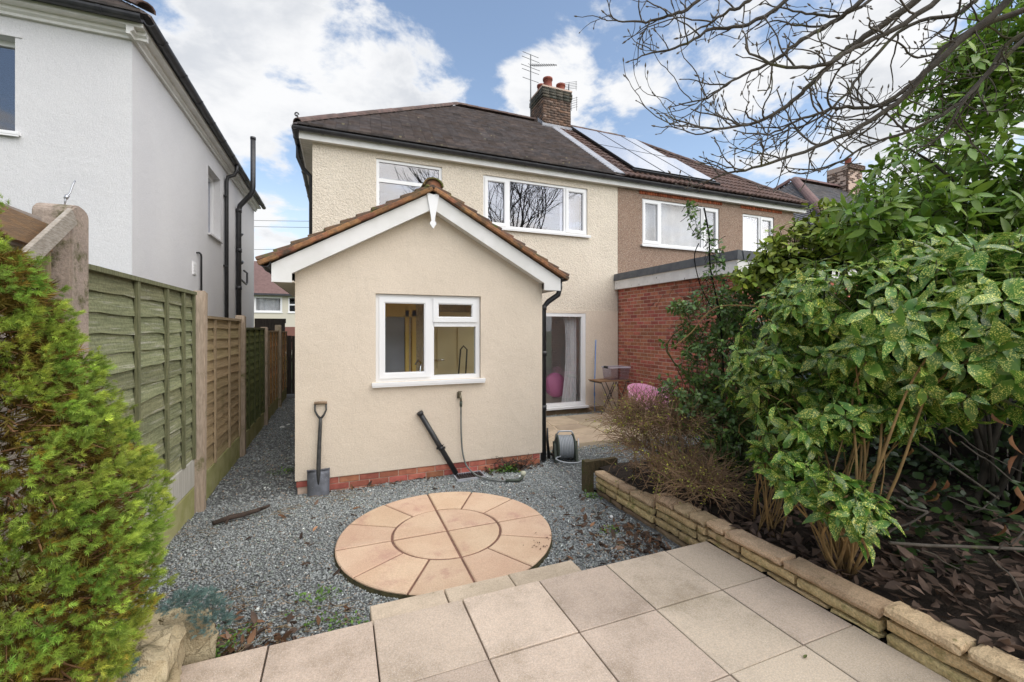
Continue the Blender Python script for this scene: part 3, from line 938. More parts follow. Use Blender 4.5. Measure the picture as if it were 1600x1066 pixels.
# lower wall is smooth, set 8 mm proud, with the door opening cut out
q = MB(); q.wall('y', HY - .010, .009, 2.615, HX1 - .004, ZG - .05, 2.17, [DR]); q.build('lower_wall', m_render, house, fix=False)
window(house, *W1[:2], *W1[2:], HY, [('h', .80, .055, 1.185), ('p', .055, 1.185, .83, 1.14, 0), ('p', .055, 1.185, .055, .77, 0)], m_glass_u, set_back=.03)
window(house, *W2[:2], *W2[2:], HY, [('v', .56, .055, 1.0), ('v', 1.90, .055, 1.0), ('p', .045, .53, .045, 1.01, 1), ('p', .59, 1.87, .055, 1.0, 0), ('p', 1.93, 2.415, .045, 1.01, 1)], m_glass_u, set_back=.03)
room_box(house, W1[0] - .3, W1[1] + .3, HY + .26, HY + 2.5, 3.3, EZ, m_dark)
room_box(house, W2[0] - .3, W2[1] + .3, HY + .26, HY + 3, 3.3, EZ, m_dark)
curtain(house, W2[0] + 1.93, W2[1] - .03, W2[2] + .05, W2[3] - .05, HY + .32, m_curtain, .012, 24)
# glass door to the garden
dd = MB()
x0, x1, z0, z1 = DR
dd.box(x0, x0 + .07, HY + .0, HY + .09, z0, z1); dd.box(x1 - .085, x1, HY + .0, HY + .09, z0, z1)
dd.box(x0 + .07, x1 - .085, HY, HY + .09, z1 - .075, z1); dd.box(x0 + .07, x1 - .085, HY, HY + .09, z0, z0 + .075)
dd.box(4.02, 4.11, HY + .02, HY + .08, z0 + .075, z1 - .075)
door = dd.build('patio_door', m_upvc, house)
q = MB(); q.box(x0 + .07, 4.02, HY + .05, HY + .056, z0 + .075, z1 - .075); q.build('pane', m_glass_d, door)
q = MB(); q.box(4.11, x1 - .085, HY + .05, HY + .056, z0 + .075, z1 - .075); q.build('pane', m_glass_d, door)
q = MB(); q.box(x1 - .105, x1 - .085, HY + .01, HY + .05, z0 + .075, z1 - .075); q.box(4.11, 4.13, HY + .01, HY + .05, z0 + .075, z1 - .075); q.build('sash_rail', m_upvc, door)
q = MB(); q.box(x0 - .02, x1 + .03, HY - .11, HY + .03, z0 - .045, z0); q.build('door_sill', m_upvc, door)
q = MB(); q.box(2.66, 5.6, HY - .03, HY - .011, ZG - .05, z0 - .05); q.build('damp_course', m_base, house)
lr = room_box(house, 2.70, 5.9, HY + .255, 15.19, .02, 2.4, m_grey_room, 'living_room')
window(house, 2.9, 5.4, .5, 2.25, 15.24, [('v', 1.25, .055, 1.7), ('p', .055, 1.22, .055, 1.7, 0), ('p', 1.28, 2.45, .055, 1.7, 0)], m_glass_k, sill=False)  # unseen front window, added to brighten the living room
bm = bmesh.new(); bm.from_mesh(lr.data); bm.faces.ensure_lookup_table()
bmesh.ops.delete(bm, geom=[f for f in bm.faces if f.calc_center_median().y > 15.1 - 11], context='FACES')
bm.to_mesh(lr.data); bm.free()
curtain(house, 4.66, 5.03, .12, 2.05, HY + .20, m_curtain, .035, 30, gather=lambda t, a, b: (a + (.10 * math.sin(t * 2.6) if t < .9 else .02) - .02 * (1 - t), b))
# eaves of the rear and the left side
FY, FX = HY - .125, HX0 - .205
q = MB()
q.box(FX, 12.30, FY, FY + .022, EZ - .01, EZ + .125)
q.build('fascia', m_fascia, house)
q = MB(); q.box(FX, FX + .022, FY + .024, 15.7, EZ - .01, EZ + .125); q.build('fascia', m_fascia, house)
sf = MB(); sf.box(FX + .023, HX1, FY + .023, HY - .002, EZ - .004, EZ + .010); sf.box(FX + .023, HX0 - .001, HY + .001, 15.4, EZ - .004, EZ + .010)
for k in range(14): sf.box(FX + .024, HX0 - .003, HY + .1 + k * .1, HY + .108 + k * .1, EZ - .010, EZ - .0045)
sf.build('soffit', m_soffit, house)
gutter(house, (FX - .10, FY - .065, EZ + .155), (HX1, FY - .065, EZ + .150), (0, 1, 0))
gutter(house, (FX - .06, FY - .10, EZ + .155), (FX - .06, 15.6, EZ + .150), (1, 0, 0))
q = MB(); q.tube([(FX - .06, 8.9, EZ + .1), (FX - .06, 8.9, EZ - .12), (FX + .02, 8.95, EZ - .3), (HX0 - .05, 9.0, EZ - .42), (HX0 - .05, 9.0, 0)], .04, 8); q.build('downpipe', m_black, house)
q = MB(); q.tube([(FX - .02, FY + .04, EZ + .20), (FX - .02, FY + .04, EZ + .36), (FX - .035, FY + .04, EZ + .40)], .016, 6); q.tube([(FX - .035 + .03 * math.cos(a), FY + .04, EZ + .41 + .03 * math.sin(a)) for a in [k * .7 for k in range(8)]], .012, 6)
q.build('hip_iron', m_black, house)
# main roof: rear slope and left hip
SL, EYR, EZR = .762, FY - .07, EZ + .20
EXL, APX, APY, RZ = FX - .08, 3.02, 11.75, 0
RZ = EZR + SL * (APY - EYR)
cosS = 1 / math.sqrt(1 + SL * SL)
slope_len = (APY - EYR) / cosS
q = MB()
q.add([(EXL, EYR, EZR), (HX1, EYR, EZR), (HX1, APY, RZ), (APX, APY, RZ), (EXL, 2 * APY - EYR, EZR), (HX1, 2 * APY - EYR, EZR)],
      [(0, 1, 2, 3), (4, 0, 3), (5, 4, 3, 2)])
roof = q.build('roof', m_tile, house, fix=False)
at_ = roof.data.color_attributes.new('Col', 'FLOAT_COLOR', 'POINT'); at_.data.foreach_set('color', [.8] * (4 * len(roof.data.vertices)))
Prear = lambda x, s: Vector((x, EYR + s * cosS, EZR + s * cosS * SL))
hipx = lambda s: EXL + (APX - EXL) * (s / slope_len)
tile_field('roof_tile', m_tile, roof, Prear, int(slope_len / .125), .125, .20, lambda s: (hipx(s) + .01, HX1 - .17), lift=.034, thick=.024)
SLL = (RZ - EZR) / (APX - EXL); cosL = 1 / math.sqrt(1 + SLL * SLL); slL = (APX - EXL) / cosL
Pleft = lambda y, s: Vector((EXL + s * cosL, y, EZR + s * cosL * SLL))
tile_field('roof_tile', m_tile, roof, Pleft, int(slL / .125), .125, .20, lambda s: (EYR + (APY - EYR) * s / slL + .01, 2 * APY - EYR - (APY - EYR) * s / slL))
hr = half_round('ridge_tile', .33, .105)
run_of_caps('ridge_tile', hr, m_hiptile, roof, (EXL + .06, EYR + .05, EZR + .03), (APX, APY, RZ + .02), .30)
run_of_caps('ridge_tile', hr, m_hiptile, roof, (APX, APY, RZ + .02), (5.5, APY, RZ + .02), .30)
q = MB(); q.profile([(-.14, .035), (-.10, .05), (0, .04), (.10, .05), (.16, .035), (.16, .02), (-.14, .02)], Prear(HX1 - .06, .05), Prear(HX1 - .06, slope_len - .5), (1, 0, 0), (0, -SL * cosS, cosS))
q.build('flashing_strip', m_lead, roof)

# chimney on the party line
ch = MB(); CX0, CX1, CY0, CY1, CZ = 5.55, 6.48, 11.42, 12.30, 8.60
ch.box(CX0 + .012, CX1 - .012, CY0 + .012, CY1 - .012, RZ - .9, CZ + .20)
chim = ch.build('chimney', m_mortar, house)
def brick_rows(name, m, parent, origin, udir, ndir, length, z0, nrows, L=.225, H=.075, d=.10, joint=.010, jit=.003, pr=.0):
    """joined courses of bricks on one face"""
    o, u, nn = Vector(origin), Vector(udir), Vector(ndir)
    Ms, Cs = [], []
    R = Matrix((u, nn, Vector((0, 0, 1)))).transposed()
    for r in range(nrows):
        x = -(L / 2) * (r % 2)
        while x < length - .01:
            a, b = max(0, x), min(length, x + L)
            x += L
            if b - a < .03: continue
            c = o + u * ((a + b) / 2) + nn * (random.uniform(-jit, jit) - d / 2 + pr) + Vector((0, 0, z0 + (r + .5) * H))
            Ms.append(np.array(mat4(c, R, (b - a - joint, d, H - joint))))
            g = random.lognormvariate(0, .22); t = random.uniform(-.1, .1)
            Cs.append((g * (1 + t), g, g * (1 - t)))
    w = WLOC[parent]
    Ms = np.array(Ms); Ms[:, :3, 3] -= np.array(w)
    cv = [(x, y, z) for x in (-.5, .5) for y in (-.5, .5) for z in (-.5, .5)]
    cf = [(0, 1, 3, 2), (4, 6, 7, 5), (0, 4, 5, 1), (2, 3, 7, 6), (0, 2, 6, 4), (1, 5, 7, 3)]
    return link(name, scatter_mesh(name, cv, cf, Ms, Cs), m, parent, kind='stuff')
brick_rows('brick', m_chim, chim, (CX0, CY0, 0), (1, 0, 0), (0, -1, 0), CX1 - CX0, RZ - .35, 13)
brick_rows('brick', m_chim, chim, (CX0, CY1, 0), (0, -1, 0), (-1, 0, 0), CY1 - CY0, RZ - .6, 16)
brick_rows('brick', m_chim, chim, (CX1, CY0, 0), (0, 1, 0), (1, 0, 0), CY1 - CY0, RZ - .35, 13)
hz = RZ - .35 + 13 * .075
for k, pr in enumerate((.02, .035, .035, .02)):
    for o, u, nn, Ln in (((CX0 - pr, CY0, 0), (1, 0, 0), (0, -1, 0), CX1 - CX0 + 2 * pr), ((CX0, CY1 + pr, 0), (0, -1, 0), (-1, 0, 0), CY1 - CY0 + 2 * pr), ((CX1, CY0 - pr, 0), (0, 1, 0), (1, 0, 0), CY1 - CY0 + 2 * pr)):
        brick_rows('head_brick', m_chimtop, chim, o, u, nn, Ln, hz + k * .075, 1, pr=pr)
q = MB(); q.box(CX0 - .03, CX1 + .03, CY0 - .03, CY1 + .03, hz + .29, hz + .335); q.build('chimney_cap', m_mortar, chim)
CT_Z = hz + .335
for (x, y, r, h) in ((5.76, 12.0, .115, .33), (5.80, 11.62, .135, .34), (6.26, 11.66, .13, .27)):
    q = MB(); q.lathe((x, y, CT_Z), (0, 0, 1), [(r * 1.12, -.02), (r * 1.12, .03), (r, .05), (r * .93, h - .06), (r * 1.1, h - .055), (r * 1.1, h), (r * .8, h), (r * .75, h - .2)], 16)
    q.build('chimney_pot', m_pot, house)
q = MB(); q.box(CX0 - .10, CX1 + .03, CY0 - .13, CY0 - .02, RZ - .33, RZ - .29)
q.profile([(0, 0), (.012, 0), (.012, .18), (0, .18)], (CX0 - .03, CY0 - .025, RZ - .33), (CX1 + .03, CY0 - .025, RZ - .33), (0, 1, 0), (0, 0, 1))
q.profile([(0, 0), (.012, 0), (.012, .15), (0, .15)], (CX0 - .02, CY0 - .02, RZ - .28), (CX0 - .02, APY, RZ + .0), (1, 0, 0), (0, 0, 1))
q.build('chimney_flashing', m_lead, chim)

# television aerials
def aerial(label, base, mast, parts):
    t = thing('television_aerial', label, 'aerial', base)
    q = MB(); q.tube(mast, .017, 6); q.build('mast', m_alu, t)
    for name, segs in parts:
        q = MB()
        for a, b, r in segs: q.tube([a, b], r, 5)
        q.build(name, m_alu, t)
    return t
bx, by = 5.30, 11.75
mast = [(bx, by, RZ - .02), (bx, by, 9.95)]
boom = (Vector((bx - .02, by, 9.62)), Vector((bx + .42, by - .85, 9.25)))
seg = [(boom[0], boom[1], .012)]
e = Vector((.9, .42, .12)).normalized()
for k in range(12):
    p = boom[0].lerp(boom[1], .06 + .08 * k); L = .16 - .006 * k
    seg.append((p - e * L, p + e * L, .006))
top = []
for k, zz in enumerate((10.0, 9.86, 9.62, 9.5, 9.25)):
    e2 = Vector((1, .25, .06)).normalized(); L = (.30, .33, .36, .32, .30)[k]
    top.append((Vector((bx, by, zz - .06)) - e2 * L, Vector((bx, by, zz - .06)) + e2 * L, .008))
aerial('tall television aerial with stacked rods and sloping toothed boom left of the chimney', (bx, by, RZ), mast, [('rods', top), ('boom', seg)])
b2 = Vector((CX1 + .04, CY0 + .3, hz + .1))
grid_ = []
c0 = Vector((CX1 + .02, CY0 + .15, CT_Z + .25))
for k in range(5): grid_.append((c0 + Vector((-.28, .1, .05 - .05 * k)), c0 + Vector((.22, -.1, .13 - .05 * k)), .006))
for sx in (-.25, 0, .2): grid_.append((c0 + Vector((sx, -sx * .4, -.14)), c0 + Vector((sx, -sx * .4, .12)), .006))
low = []
c1 = Vector((CX1 + .06, CY0 + .12, CT_Z - .28))
for k in range(5): low.append((c1 + Vector((-.02, 0, .1 - .07 * k)), c1 + Vector((.18, -.1, .16 - .07 * k)), .006))
for sx in (0.02, .16): low.append((c1 + Vector((sx, -sx * .5, -.24)), c1 + Vector((sx, -sx * .5, .18)), .007))
aerial('small gridded television aerial fixed low on the right shoulder of the chimney', tuple(b2), [tuple(b2 - Vector((0, 0, .45))), tuple(b2 + Vector((0, -.1, .55)))], [('grid', grid_), ('reflector', low)])

# ------------------------------------------------------------------ gabled extension (joined to the cream house)
ext = thing('gabled_extension', 'small cream rendered extension with white bargeboards, mossy tiles and a white kitchen window', 'extension', (RX, 6.9, 0))
EW = (.405, 1.722, 1.115, 2.182)
PZ = .045
ROOF = lambda x: 3.475 - .550 * abs(x - RX)
wz = 2.30
mb = MB()
mb.wall('y', EY, .28, EX0, EX1, PZ, wz, [EW])
gp = [(EX0, wz), (EX1, wz), (EX1, ROOF(EX1) - .05), (RX, ROOF(RX) - .05), (EX0, ROOF(EX0) - .05)]
mb.add([(x, EY, z) for x, z in gp] + [(x, EY + .28, z) for x, z in gp], [(0, 1, 2, 3, 4), (9, 8, 7, 6, 5), (1, 6, 7, 2), (2, 7, 8, 3), (3, 8, 9, 4), (4, 9, 5, 0)])
mb.wall('x', EX0, .25, EY + .28, HY - .012, PZ, ROOF(EX0) - .05)
mb.wall('x', EX1, -.25, EY + .28, HY - .012, PZ, ROOF(EX1) - .05, [(5.95, 8.1, .15, 2.18)])
mb.build('wall', m_render, ext, fix=False)
# red brick plinth
pl = MB(); pl.box(EX0 + .025, EX1 - .025, EY + .022, HY - .02, ZG - .2, PZ - .004)
plinth = pl.build('plinth', m_mortar, ext)
bm_ = brick_mesh('brick', .215, .10, .065)
bh = brick_mesh('brick', .1025, .10, .065)
for r in range(3):
    z = PZ - .012 - .0325 - r * .073
    x = EX0 + .012 + (.1125 if r % 2 else 0)
    while x < EX1 - .1:
        me = bm_ if x + .215 < EX1 else bh
        L = .215 if me is bm_ else .1025
        o = link('brick', me, m_brick, plinth, loc=(x + L / 2, EY + .012 + .05 + random.uniform(-.002, .002), z))
        x += L + .010
for r in range(3):
    z = PZ - .012 - .0325 - r * .073
    y = EY + .13
    while y < HY - .3:
        for X in (EX0 + .012 + .05, EX1 - .012 - .05):
            o = link('brick', bm_, m_brick, plinth, loc=(X, y + .1075, z)); o.rotation_euler.z = math.pi / 2
        y += .225
w = EW
KW = window(ext, w[0] + .004, w[1] - .004, w[2], w[3] - .004, EY,
            [('v', .672, .055, 1.01), ('h', .705, .70, 1.26), ('p', .045, .645, .045, 1.02, 1), ('p', .700, 1.265, .735, 1.02, 1), ('p', .705, 1.255, .055, .672, 0)],
            m_glass_k, set_back=.045, sill_out=.10, sill_side=.05)
# unseen side glazing, added to let daylight into the kitchen
q = MB()
for y0_, y1_ in ((5.95, 6.02), (7.0, 7.06), (8.03, 8.1)): q.box(EX1 - .16, EX1 - .08, y0_, y1_, .15, 2.18)
for z0_, z1_ in ((.15, .23), (2.10, 2.18)): q.box(EX1 - .16, EX1 - .08, 6.02, 8.03, z0_, z1_)
sd_ = q.build('added_side_window', m_upvc, ext)
q = MB(); q.box(EX1 - .125, EX1 - .12, 6.02, 8.03, .23, 2.10); q.build('pane', m_glass_k, sd_)
# kitchen behind the window
kit = room_box(ext, EX0 + .26, EX1 - .255, EY + .285, HY + .9, .05, 2.42, m_ochre, 'kitchen')
del_f = None
kb = HY - .15
# open the side of the room so the added side glazing can light it
bm = bmesh.new(); bm.from_mesh(kit.data)
bm.faces.ensure_lookup_table()
bmesh.ops.delete(bm, geom=[f for f in bm.faces if f.calc_center_median().x > .9], context='FACES')
bm.to_mesh(kit.data); bm.free()
q = MB(); q.box(.10, .95, 6.9, 6.96, .06, 1.94); q.build('larder_door', m_slateblue, ext)
q = MB(); q.box(.955, 1.01, 6.85, 6.95, .06, 2.05); q.box(1.06, 1.12, 6.85, 6.95, .06, 2.05); q.box(-.15, 1.12, 6.85, 6.95, 1.95, 2.40); q.build('door_frame', m_ochre, ext)
q = MB(); q.box(.36, .39, 6.84, 6.87, .5, 1.75); q.build('larder_handle', m_chrome, ext)
q = MB(); q.box(1.40, 2.20, 7.05, 7.10, .06, 2.04)
for a, b, c, d in ((1.50, 1.78, .25, 1.0), (1.84, 2.12, .25, 1.0), (1.50, 1.78, 1.12, 1.9), (1.84, 2.12, 1.12, 1.9)): q.box(a, b, 7.035, 7.05, c, d)
q.build('inner_door', m_creamdoor, ext)
q = MB(); q.tube([(1.46, 7.04, 1.25), (1.46, 6.99, 1.25), (1.60, 6.99, 1.25)], .011, 6); q.build('door_lever', m_chrome, ext)
q = MB(); q.tube([(1.76, 6.9, .35), (1.85, 6.9, 1.42), (1.9, 6.9, 1.48), (1.96, 6.9, 1.42), (1.9, 6.9, .35)], .013, 6); q.build('folded_airer', mat('dull bronze tube', (.12, .10, .08), rough=.6), ext)
q = MB(); q.box(.0, 2.2, EY + .30, EY + .85, .86, .90); q.build('worktop', m_slateblue, ext)
q = MB(); q.tube([(1.0, EY + .40, .90), (1.0, EY + .40, 1.20), (1.02, EY + .44, 1.30), (1.0, EY + .54, 1.33), (.98, EY + .62, 1.27)], .014, 8); q.tube([(1.0, EY + .4, 1.0), (1.10, EY + .4, 1.06)], .009, 6); q.build('kitchen_tap', m_chrome, ext)
# bargeboards with box ends
BY = EY - .15
BT = lambda x: 3.425 - .558 * abs(x - RX)
for sgn, xe in ((-1, -.674), (1, 2.818)):
    xi = -.478 if sgn < 0 else 2.572
    pts = [(RX, BT(RX)), (xe, BT(xe) - .0), (xe, 2.262 + (.02 if sgn > 0 else 0)), (xi, 2.262 + (.02 if sgn > 0 else 0)), (xi, BT(xi) - .205), (RX, BT(RX) - .205)]
    n = len(pts)
    q = MB(); q.add([(x, BY, z) for x, z in pts] + [(x, BY + .022, z) for x, z in pts], [tuple(range(n)), tuple(range(n, 2 * n))[::-1]] + [(i, (i + 1) % n, n + (i + 1) % n, n + i) for i in range(n)])
    q.build('bargeboard', m_fascia, ext)
    # soffit behind, boxed eave and side fascia
    q = MB()
    a = (xe + (.0 if sgn < 0 else 0))
    xs_ = sorted((xe + .002 * -sgn, xi))
    wallx = EX0 if sgn < 0 else EX1
    q.box(*sorted((xe - sgn * .003, wallx)), BY + .023, HY - .02, 2.268 + (.02 if sgn > 0 else 0), 2.285 + (.02 if sgn > 0 else 0))
    q.build('soffit', m_soffit, ext)
    q = MB(); q.box(*sorted((xe, xe - sgn * .022)), BY + .0225, HY - .02, 2.287 + (.02 if sgn > 0 else 0), BT(xe) - .005); q.build('fascia', m_fascia, ext)
    q = MB()   # sloping soffit strip under the verge
    q.add([(RX, BY + .0225, BT(RX) - .207), (xi, BY + .0225, BT(xi) - .207), (xi, EY - .001, BT(xi) - .195), (RX, EY - .001, BT(RX) - .195)], [(0, 1, 2, 3)])
    q.build('verge_soffit', m_fascia, ext, fix=False)
    gx = xe + sgn * .062
    gutter(ext, (gx, BY - .03, 2.47), (gx, HY - .02, 2.45), (1, 0, 0), m_black, 1.0)
# pointed finial board at the apex
fp_ = [(RX - .075, 3.40), (RX, 3.43), (RX + .075, 3.40), (RX + .028, 3.13), (RX + .020, 3.07), (RX + .034, 3.055), (RX + .040, 3.035), (RX, 2.975), (RX - .040, 3.035), (RX - .034, 3.055), (RX - .020, 3.07), (RX - .028, 3.13)]
n = len(fp_)
q = MB(); q.add([(x, BY - .022, z) for x, z in fp_] + [(x, BY - .001, z) for x, z in fp_], [tuple(range(n)), tuple(range(n, 2 * n))[::-1]] + [(i, (i + 1) % n, n + (i + 1) % n, n + i) for i in range(n)])
q.build('finial', m_upvc, ext)
q = MB()
q.add([(RX, BY - .03, ROOF(RX) - .02), (-.74, BY - .03, ROOF(-.74) - .02), (-.74, HY - .012, ROOF(-.74) - .02), (RX, HY - .012, ROOF(RX) - .02), (2.87, BY - .03, ROOF(2.87) - .02), (2.87, HY - .012, ROOF(2.87) - .02)],
      [(0, 1, 2, 3), (0, 3, 5, 4)])
eroof = q.build('roof', m_exttile, ext, fix=False)
cs = 1 / math.sqrt(1 + .550 ** 2)
tl = brick_mesh('roof_tile', .245, .235, .040, .007)
und = brick_mesh('verge_tile', .215, .06, .050, .008)
for sgn in (-1, 1):
    Lr = 1.82 / cs; rows = 11; ga = Lr / rows
    for r in range(rows):
        s = (r + .42) * ga
        for c in range(13):
            y = BY - .045 + .118 + c * .245
            if y > HY - .1: continue
            x = RX + sgn * (1.83 - s * cs)
            z = ROOF(x) + .030
            o = link('roof_tile', tl, m_exttile, eroof, loc=(x, y + random.uniform(-.006, .006), z + random.uniform(-.003, .003)))
            o.rotation_euler.y = sgn * (math.atan(.550) - .135) + random.uniform(-.012, .012)
            o.rotation_euler.z = random.uniform(-.02, .02)
        # bedded clay undercloak seen along the verge
        o = link('verge_tile', und, m_verge, eroof, loc=(x, BY - .028, ROOF(x) - .012))
        o.rotation_euler.y = sgn * (math.atan(.550) - .03) + random.uniform(-.02, .02)
rt = half_round('ridge_tile', .34, .125, .02, 8)
for k in range(10):
    o = link('ridge_tile', rt, m_moss if k < 2 else m_exttile, eroof, loc=(RX, BY - .05 + k * .335, ROOF(RX) + .015 + random.uniform(-.004, .004)))
    o.rotation_euler.z = math.pi / 2
q = MB(); q.lathe((RX, BY - .052, ROOF(RX) + .02), (0, 1, 0), [(.0, .03), (.105, .03), (.105, .06)], 12); q.build('ridge_end', m_verge, eroof)
# moss lumps along the verge and ridge
Ms = []
mv = [(math.cos(a) * math.cos(b), math.sin(a) * math.cos(b), math.sin(b)) for b in (-.6, .25, .9) for a in [k * 1.05 for k in range(6)]] + [(0, 0, 1.05)]
mf = [(j * 6 + i, j * 6 + (i + 1) % 6, (j + 1) * 6 + (i + 1) % 6, (j + 1) * 6 + i) for j in range(2) for i in range(6)] + [(12 + i, 12 + (i + 1) % 6, 18) for i in range(6)]
for k in range(170):
    sgn = random.choice((-1, 1)); u = random.random() ** .8
    x = RX + sgn * (u * 1.8); y = BY - .03 + abs(random.gauss(0, .12)) * (1 if k % 2 else 6)
    if y > HY - .2: continue
    s = random.uniform(.008, .026)
    Ms.append(np.array(mat4((x - RX, y - 6.9, ROOF(x) + .045 + random.uniform(-.012, .006)), Matrix.Rotation(random.random() * 6, 3, 'Z'), (s * 1.5, s * 1.2, s * .7))))
link('moss', scatter_mesh('moss', mv, mf, Ms), m_moss, eroof, kind='stuff')
# rainwater pipe at the right corner
q = MB(); px_ = EX1 + .05
q.tube([(2.878, BY + .14, 2.42), (2.878, BY + .14, 2.33), (2.86, BY + .15, 2.24), (2.72, EY + .03, 2.14), (px_, EY + .06, 2.06), (px_, EY + .06, ZG + .02)], .037, 10)
for z in (2.02, 1.38, .62): q.tube([(px_, EY + .06, z), (px_, EY + .06, z + .07)], .045, 10)
q.build('downpipe', m_black, ext)

# ------------------------------------------------------------------ the brown pebbledashed other half
NX0, NX1 = HX1 + .001, 11.95
nb = thing('semi_detached_house', 'brown pebbledashed semi-detached house with solar panels on its roll tiled roof', 'house', (9, 11, 0), None)
W3 = (6.70, 9.15, 3.78, 4.885)
W4 = (9.98, 11.17, 3.72, 4.845)
mb = MB()
mb.wall('y', HY, .25, NX0, NX1, ZG - .1, EZ, [W3, W4])
mb.wall('x', NX1, -.25, HY + .25, 15.2, ZG - .1, EZ)
mb.box(NX0, NX1, 15.2, 15.4, ZG - .1, EZ)
mb.build('wall', m_brown, nb, fix=False)
window(nb, *W3, HY, [('v', .56, .055, 1.05), ('v', 1.90, .055, 1.05), ('p', .045, .53, .045, 1.06, 1), ('p', .59, 1.87, .055, 1.05, 0), ('p', 1.93, 2.405, .045, 1.06, 1)], m_glass_f, set_back=.03)
window(nb, *W4, HY, [('v', .66, .055, 1.07), ('p', .055, .63, .055, 1.07, 0), ('p', .69, 1.145, .045, 1.08, 1)], m_glass_f, set_back=.03)
for w in (W3, W4):
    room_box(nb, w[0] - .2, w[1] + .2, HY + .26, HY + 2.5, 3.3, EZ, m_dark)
    curtain(nb, w[0] + .03, w[1] - .03, w[2] + .03, w[3] - .03, HY + .21, m_curtain, .022, 60)
# row of brick on end over the windows
for x0_, x1_ in ((W3[0] - .05, W3[1] + .1), (W4[0] - .05, W4[1] + .3)):
    Ms, Cs = [], []
    x = x0_
    while x < x1_:
        Ms.append(np.array(mat4((x - 9, HY - .006 - 11, EZ - .045), Matrix.Identity(3), (.065, .02, .08)))); g = random.lognormvariate(0, .2); Cs.append((g, g * .8, g * .55)); x += .075
    cv = [(a, b, c) for a in (-.5, .5) for b in (-.5, .5) for c in (-.5, .5)]
    cf = [(0, 1, 3, 2), (4, 6, 7, 5), (0, 4, 5, 1), (2, 3, 7, 6), (0, 2, 6, 4), (1, 5, 7, 3)]
    link('soldier_course', scatter_mesh('soldier_course', cv, cf, Ms, Cs), m_brickst, nb, kind='stuff')
sf = MB(); sf.box(NX0, NX1 + .3, FY + .023, HY - .002, EZ - .004, EZ + .010); sf.build('soffit', m_soffit, nb)
gutter(nb, (NX0, FY - .065, EZ + .150), (12.38, FY - .065, EZ + .150), (0, 1, 0))
q = MB()
ERX, APX2 = 12.35, 8.75
q.add([(NX0, EYR, EZR), (ERX, EYR, EZR), (APX2, APY, RZ), (NX0, APY, RZ), (NX0, 2 * APY - EYR, EZR), (ERX, 2 * APY - EYR, EZR)], [(0, 1, 2, 3), (1, 5, 2), (5, 4, 3, 2)])
nroof = q.build('roof', m_pantile, nb, fix=False)
at_ = nroof.data.color_attributes.new('Col', 'FLOAT_COLOR', 'POINT'); at_.data.foreach_set('color', [.7] * (4 * len(nroof.data.vertices)))
roll = [(0, .0), (.10, .022), (.22, .032), (.34, .022), (.46, .0), (.54, .0), (.62, .022), (.74, .032), (.86, .022), (.96, .0), (1, 0)]
tile_field('roof_tile', m_pantile, nroof, Prear, int(slope_len / .32) + 1, .32, .30, lambda s: (HX1 + .07, ERX - (ERX - APX2) * min(1, s / slope_len)), lift=.022, thick=.012, roll=roll)
run_of_caps('ridge_tile', hr, m_hiptile, nroof, (HX1 + .5, APY, RZ + .02), (APX2, APY, RZ + .02), .30)
run_of_caps('ridge_tile', hr, m_hiptile, nroof, (ERX - .06, EYR + .05, EZR + .03), (APX2, APY, RZ + .02), .30)
nrm_r = Vector((0, -SL * cosS, cosS))
def roof_pt(x, y): return Vector((x, y, EZR + SL * (y - EYR)))
cols_, rows_ = (6.50, 7.42, 8.30, 9.12), (8.52, 10.02, 11.52)
for i in range(3):
    for j in range(2):
        q = MB()
        a, b, c, d = cols_[i] + .012, cols_[i + 1] - .012, rows_[j] + .01, rows_[j + 1] - .01
        if i == 2 and j == 1: b -= .25
        P = [roof_pt(a, c), roof_pt(b, c), roof_pt(b, d), roof_pt(a, d)]
        q.add([p + nrm_r * .085 for p in P] + [p + nrm_r * .125 for p in P], [(0, 1, 2, 3), (4, 5, 6, 7), (0, 1, 5, 4), (1, 2, 6, 5), (2, 3, 7, 6), (3, 0, 4, 7)])
        o = q.build('solar_panel', m_panelrim, nroof)
        q = MB(); P2 = [roof_pt(a + .022, c + .018), roof_pt(b - .022, c + .018), roof_pt(b - .022, d - .018), roof_pt(a + .022, d - .018)]
        q.add([p + nrm_r * .127 for p in P2], [(0, 1, 2, 3)])
        # the glass is the panel's face: second material slot keeps frame and face in one piece
        me = o.data; me.materials.append(m_panel)
        bm = bmesh.new(); bm.from_mesh(me)
        f = bm.faces.new([bm.verts.new(Vector(p) + nrm_r * .127 - WLOC[nroof]) for p in P2]); f.material_index = 1
        bm.to_mesh(me); bm.free()
q = MB(); q.bar(roof_pt(6.45, 8.48) + nrm_r * .07, roof_pt(9.2, 8.48) + nrm_r * .07, .05, .07, nrm_r); q.build('panel_rail', m_panelrim, nroof)

# flat roofed red brick extension of the brown house
fx = thing('brick_extension', 'flat roofed red brick extension with peeling white roof edge beside the brown house', 'extension', (8, 6.8, 0))
BX0, BX1, BY0, BY1, BZ = 6.0, 10.2, 5.13, HY - .012, 2.70
q = MB(); q.box(BX0 + .012, BX1, BY0 + .012, BY1, ZG - .1, BZ)
bw = q.build('brick_wall', m_mortar, fx)
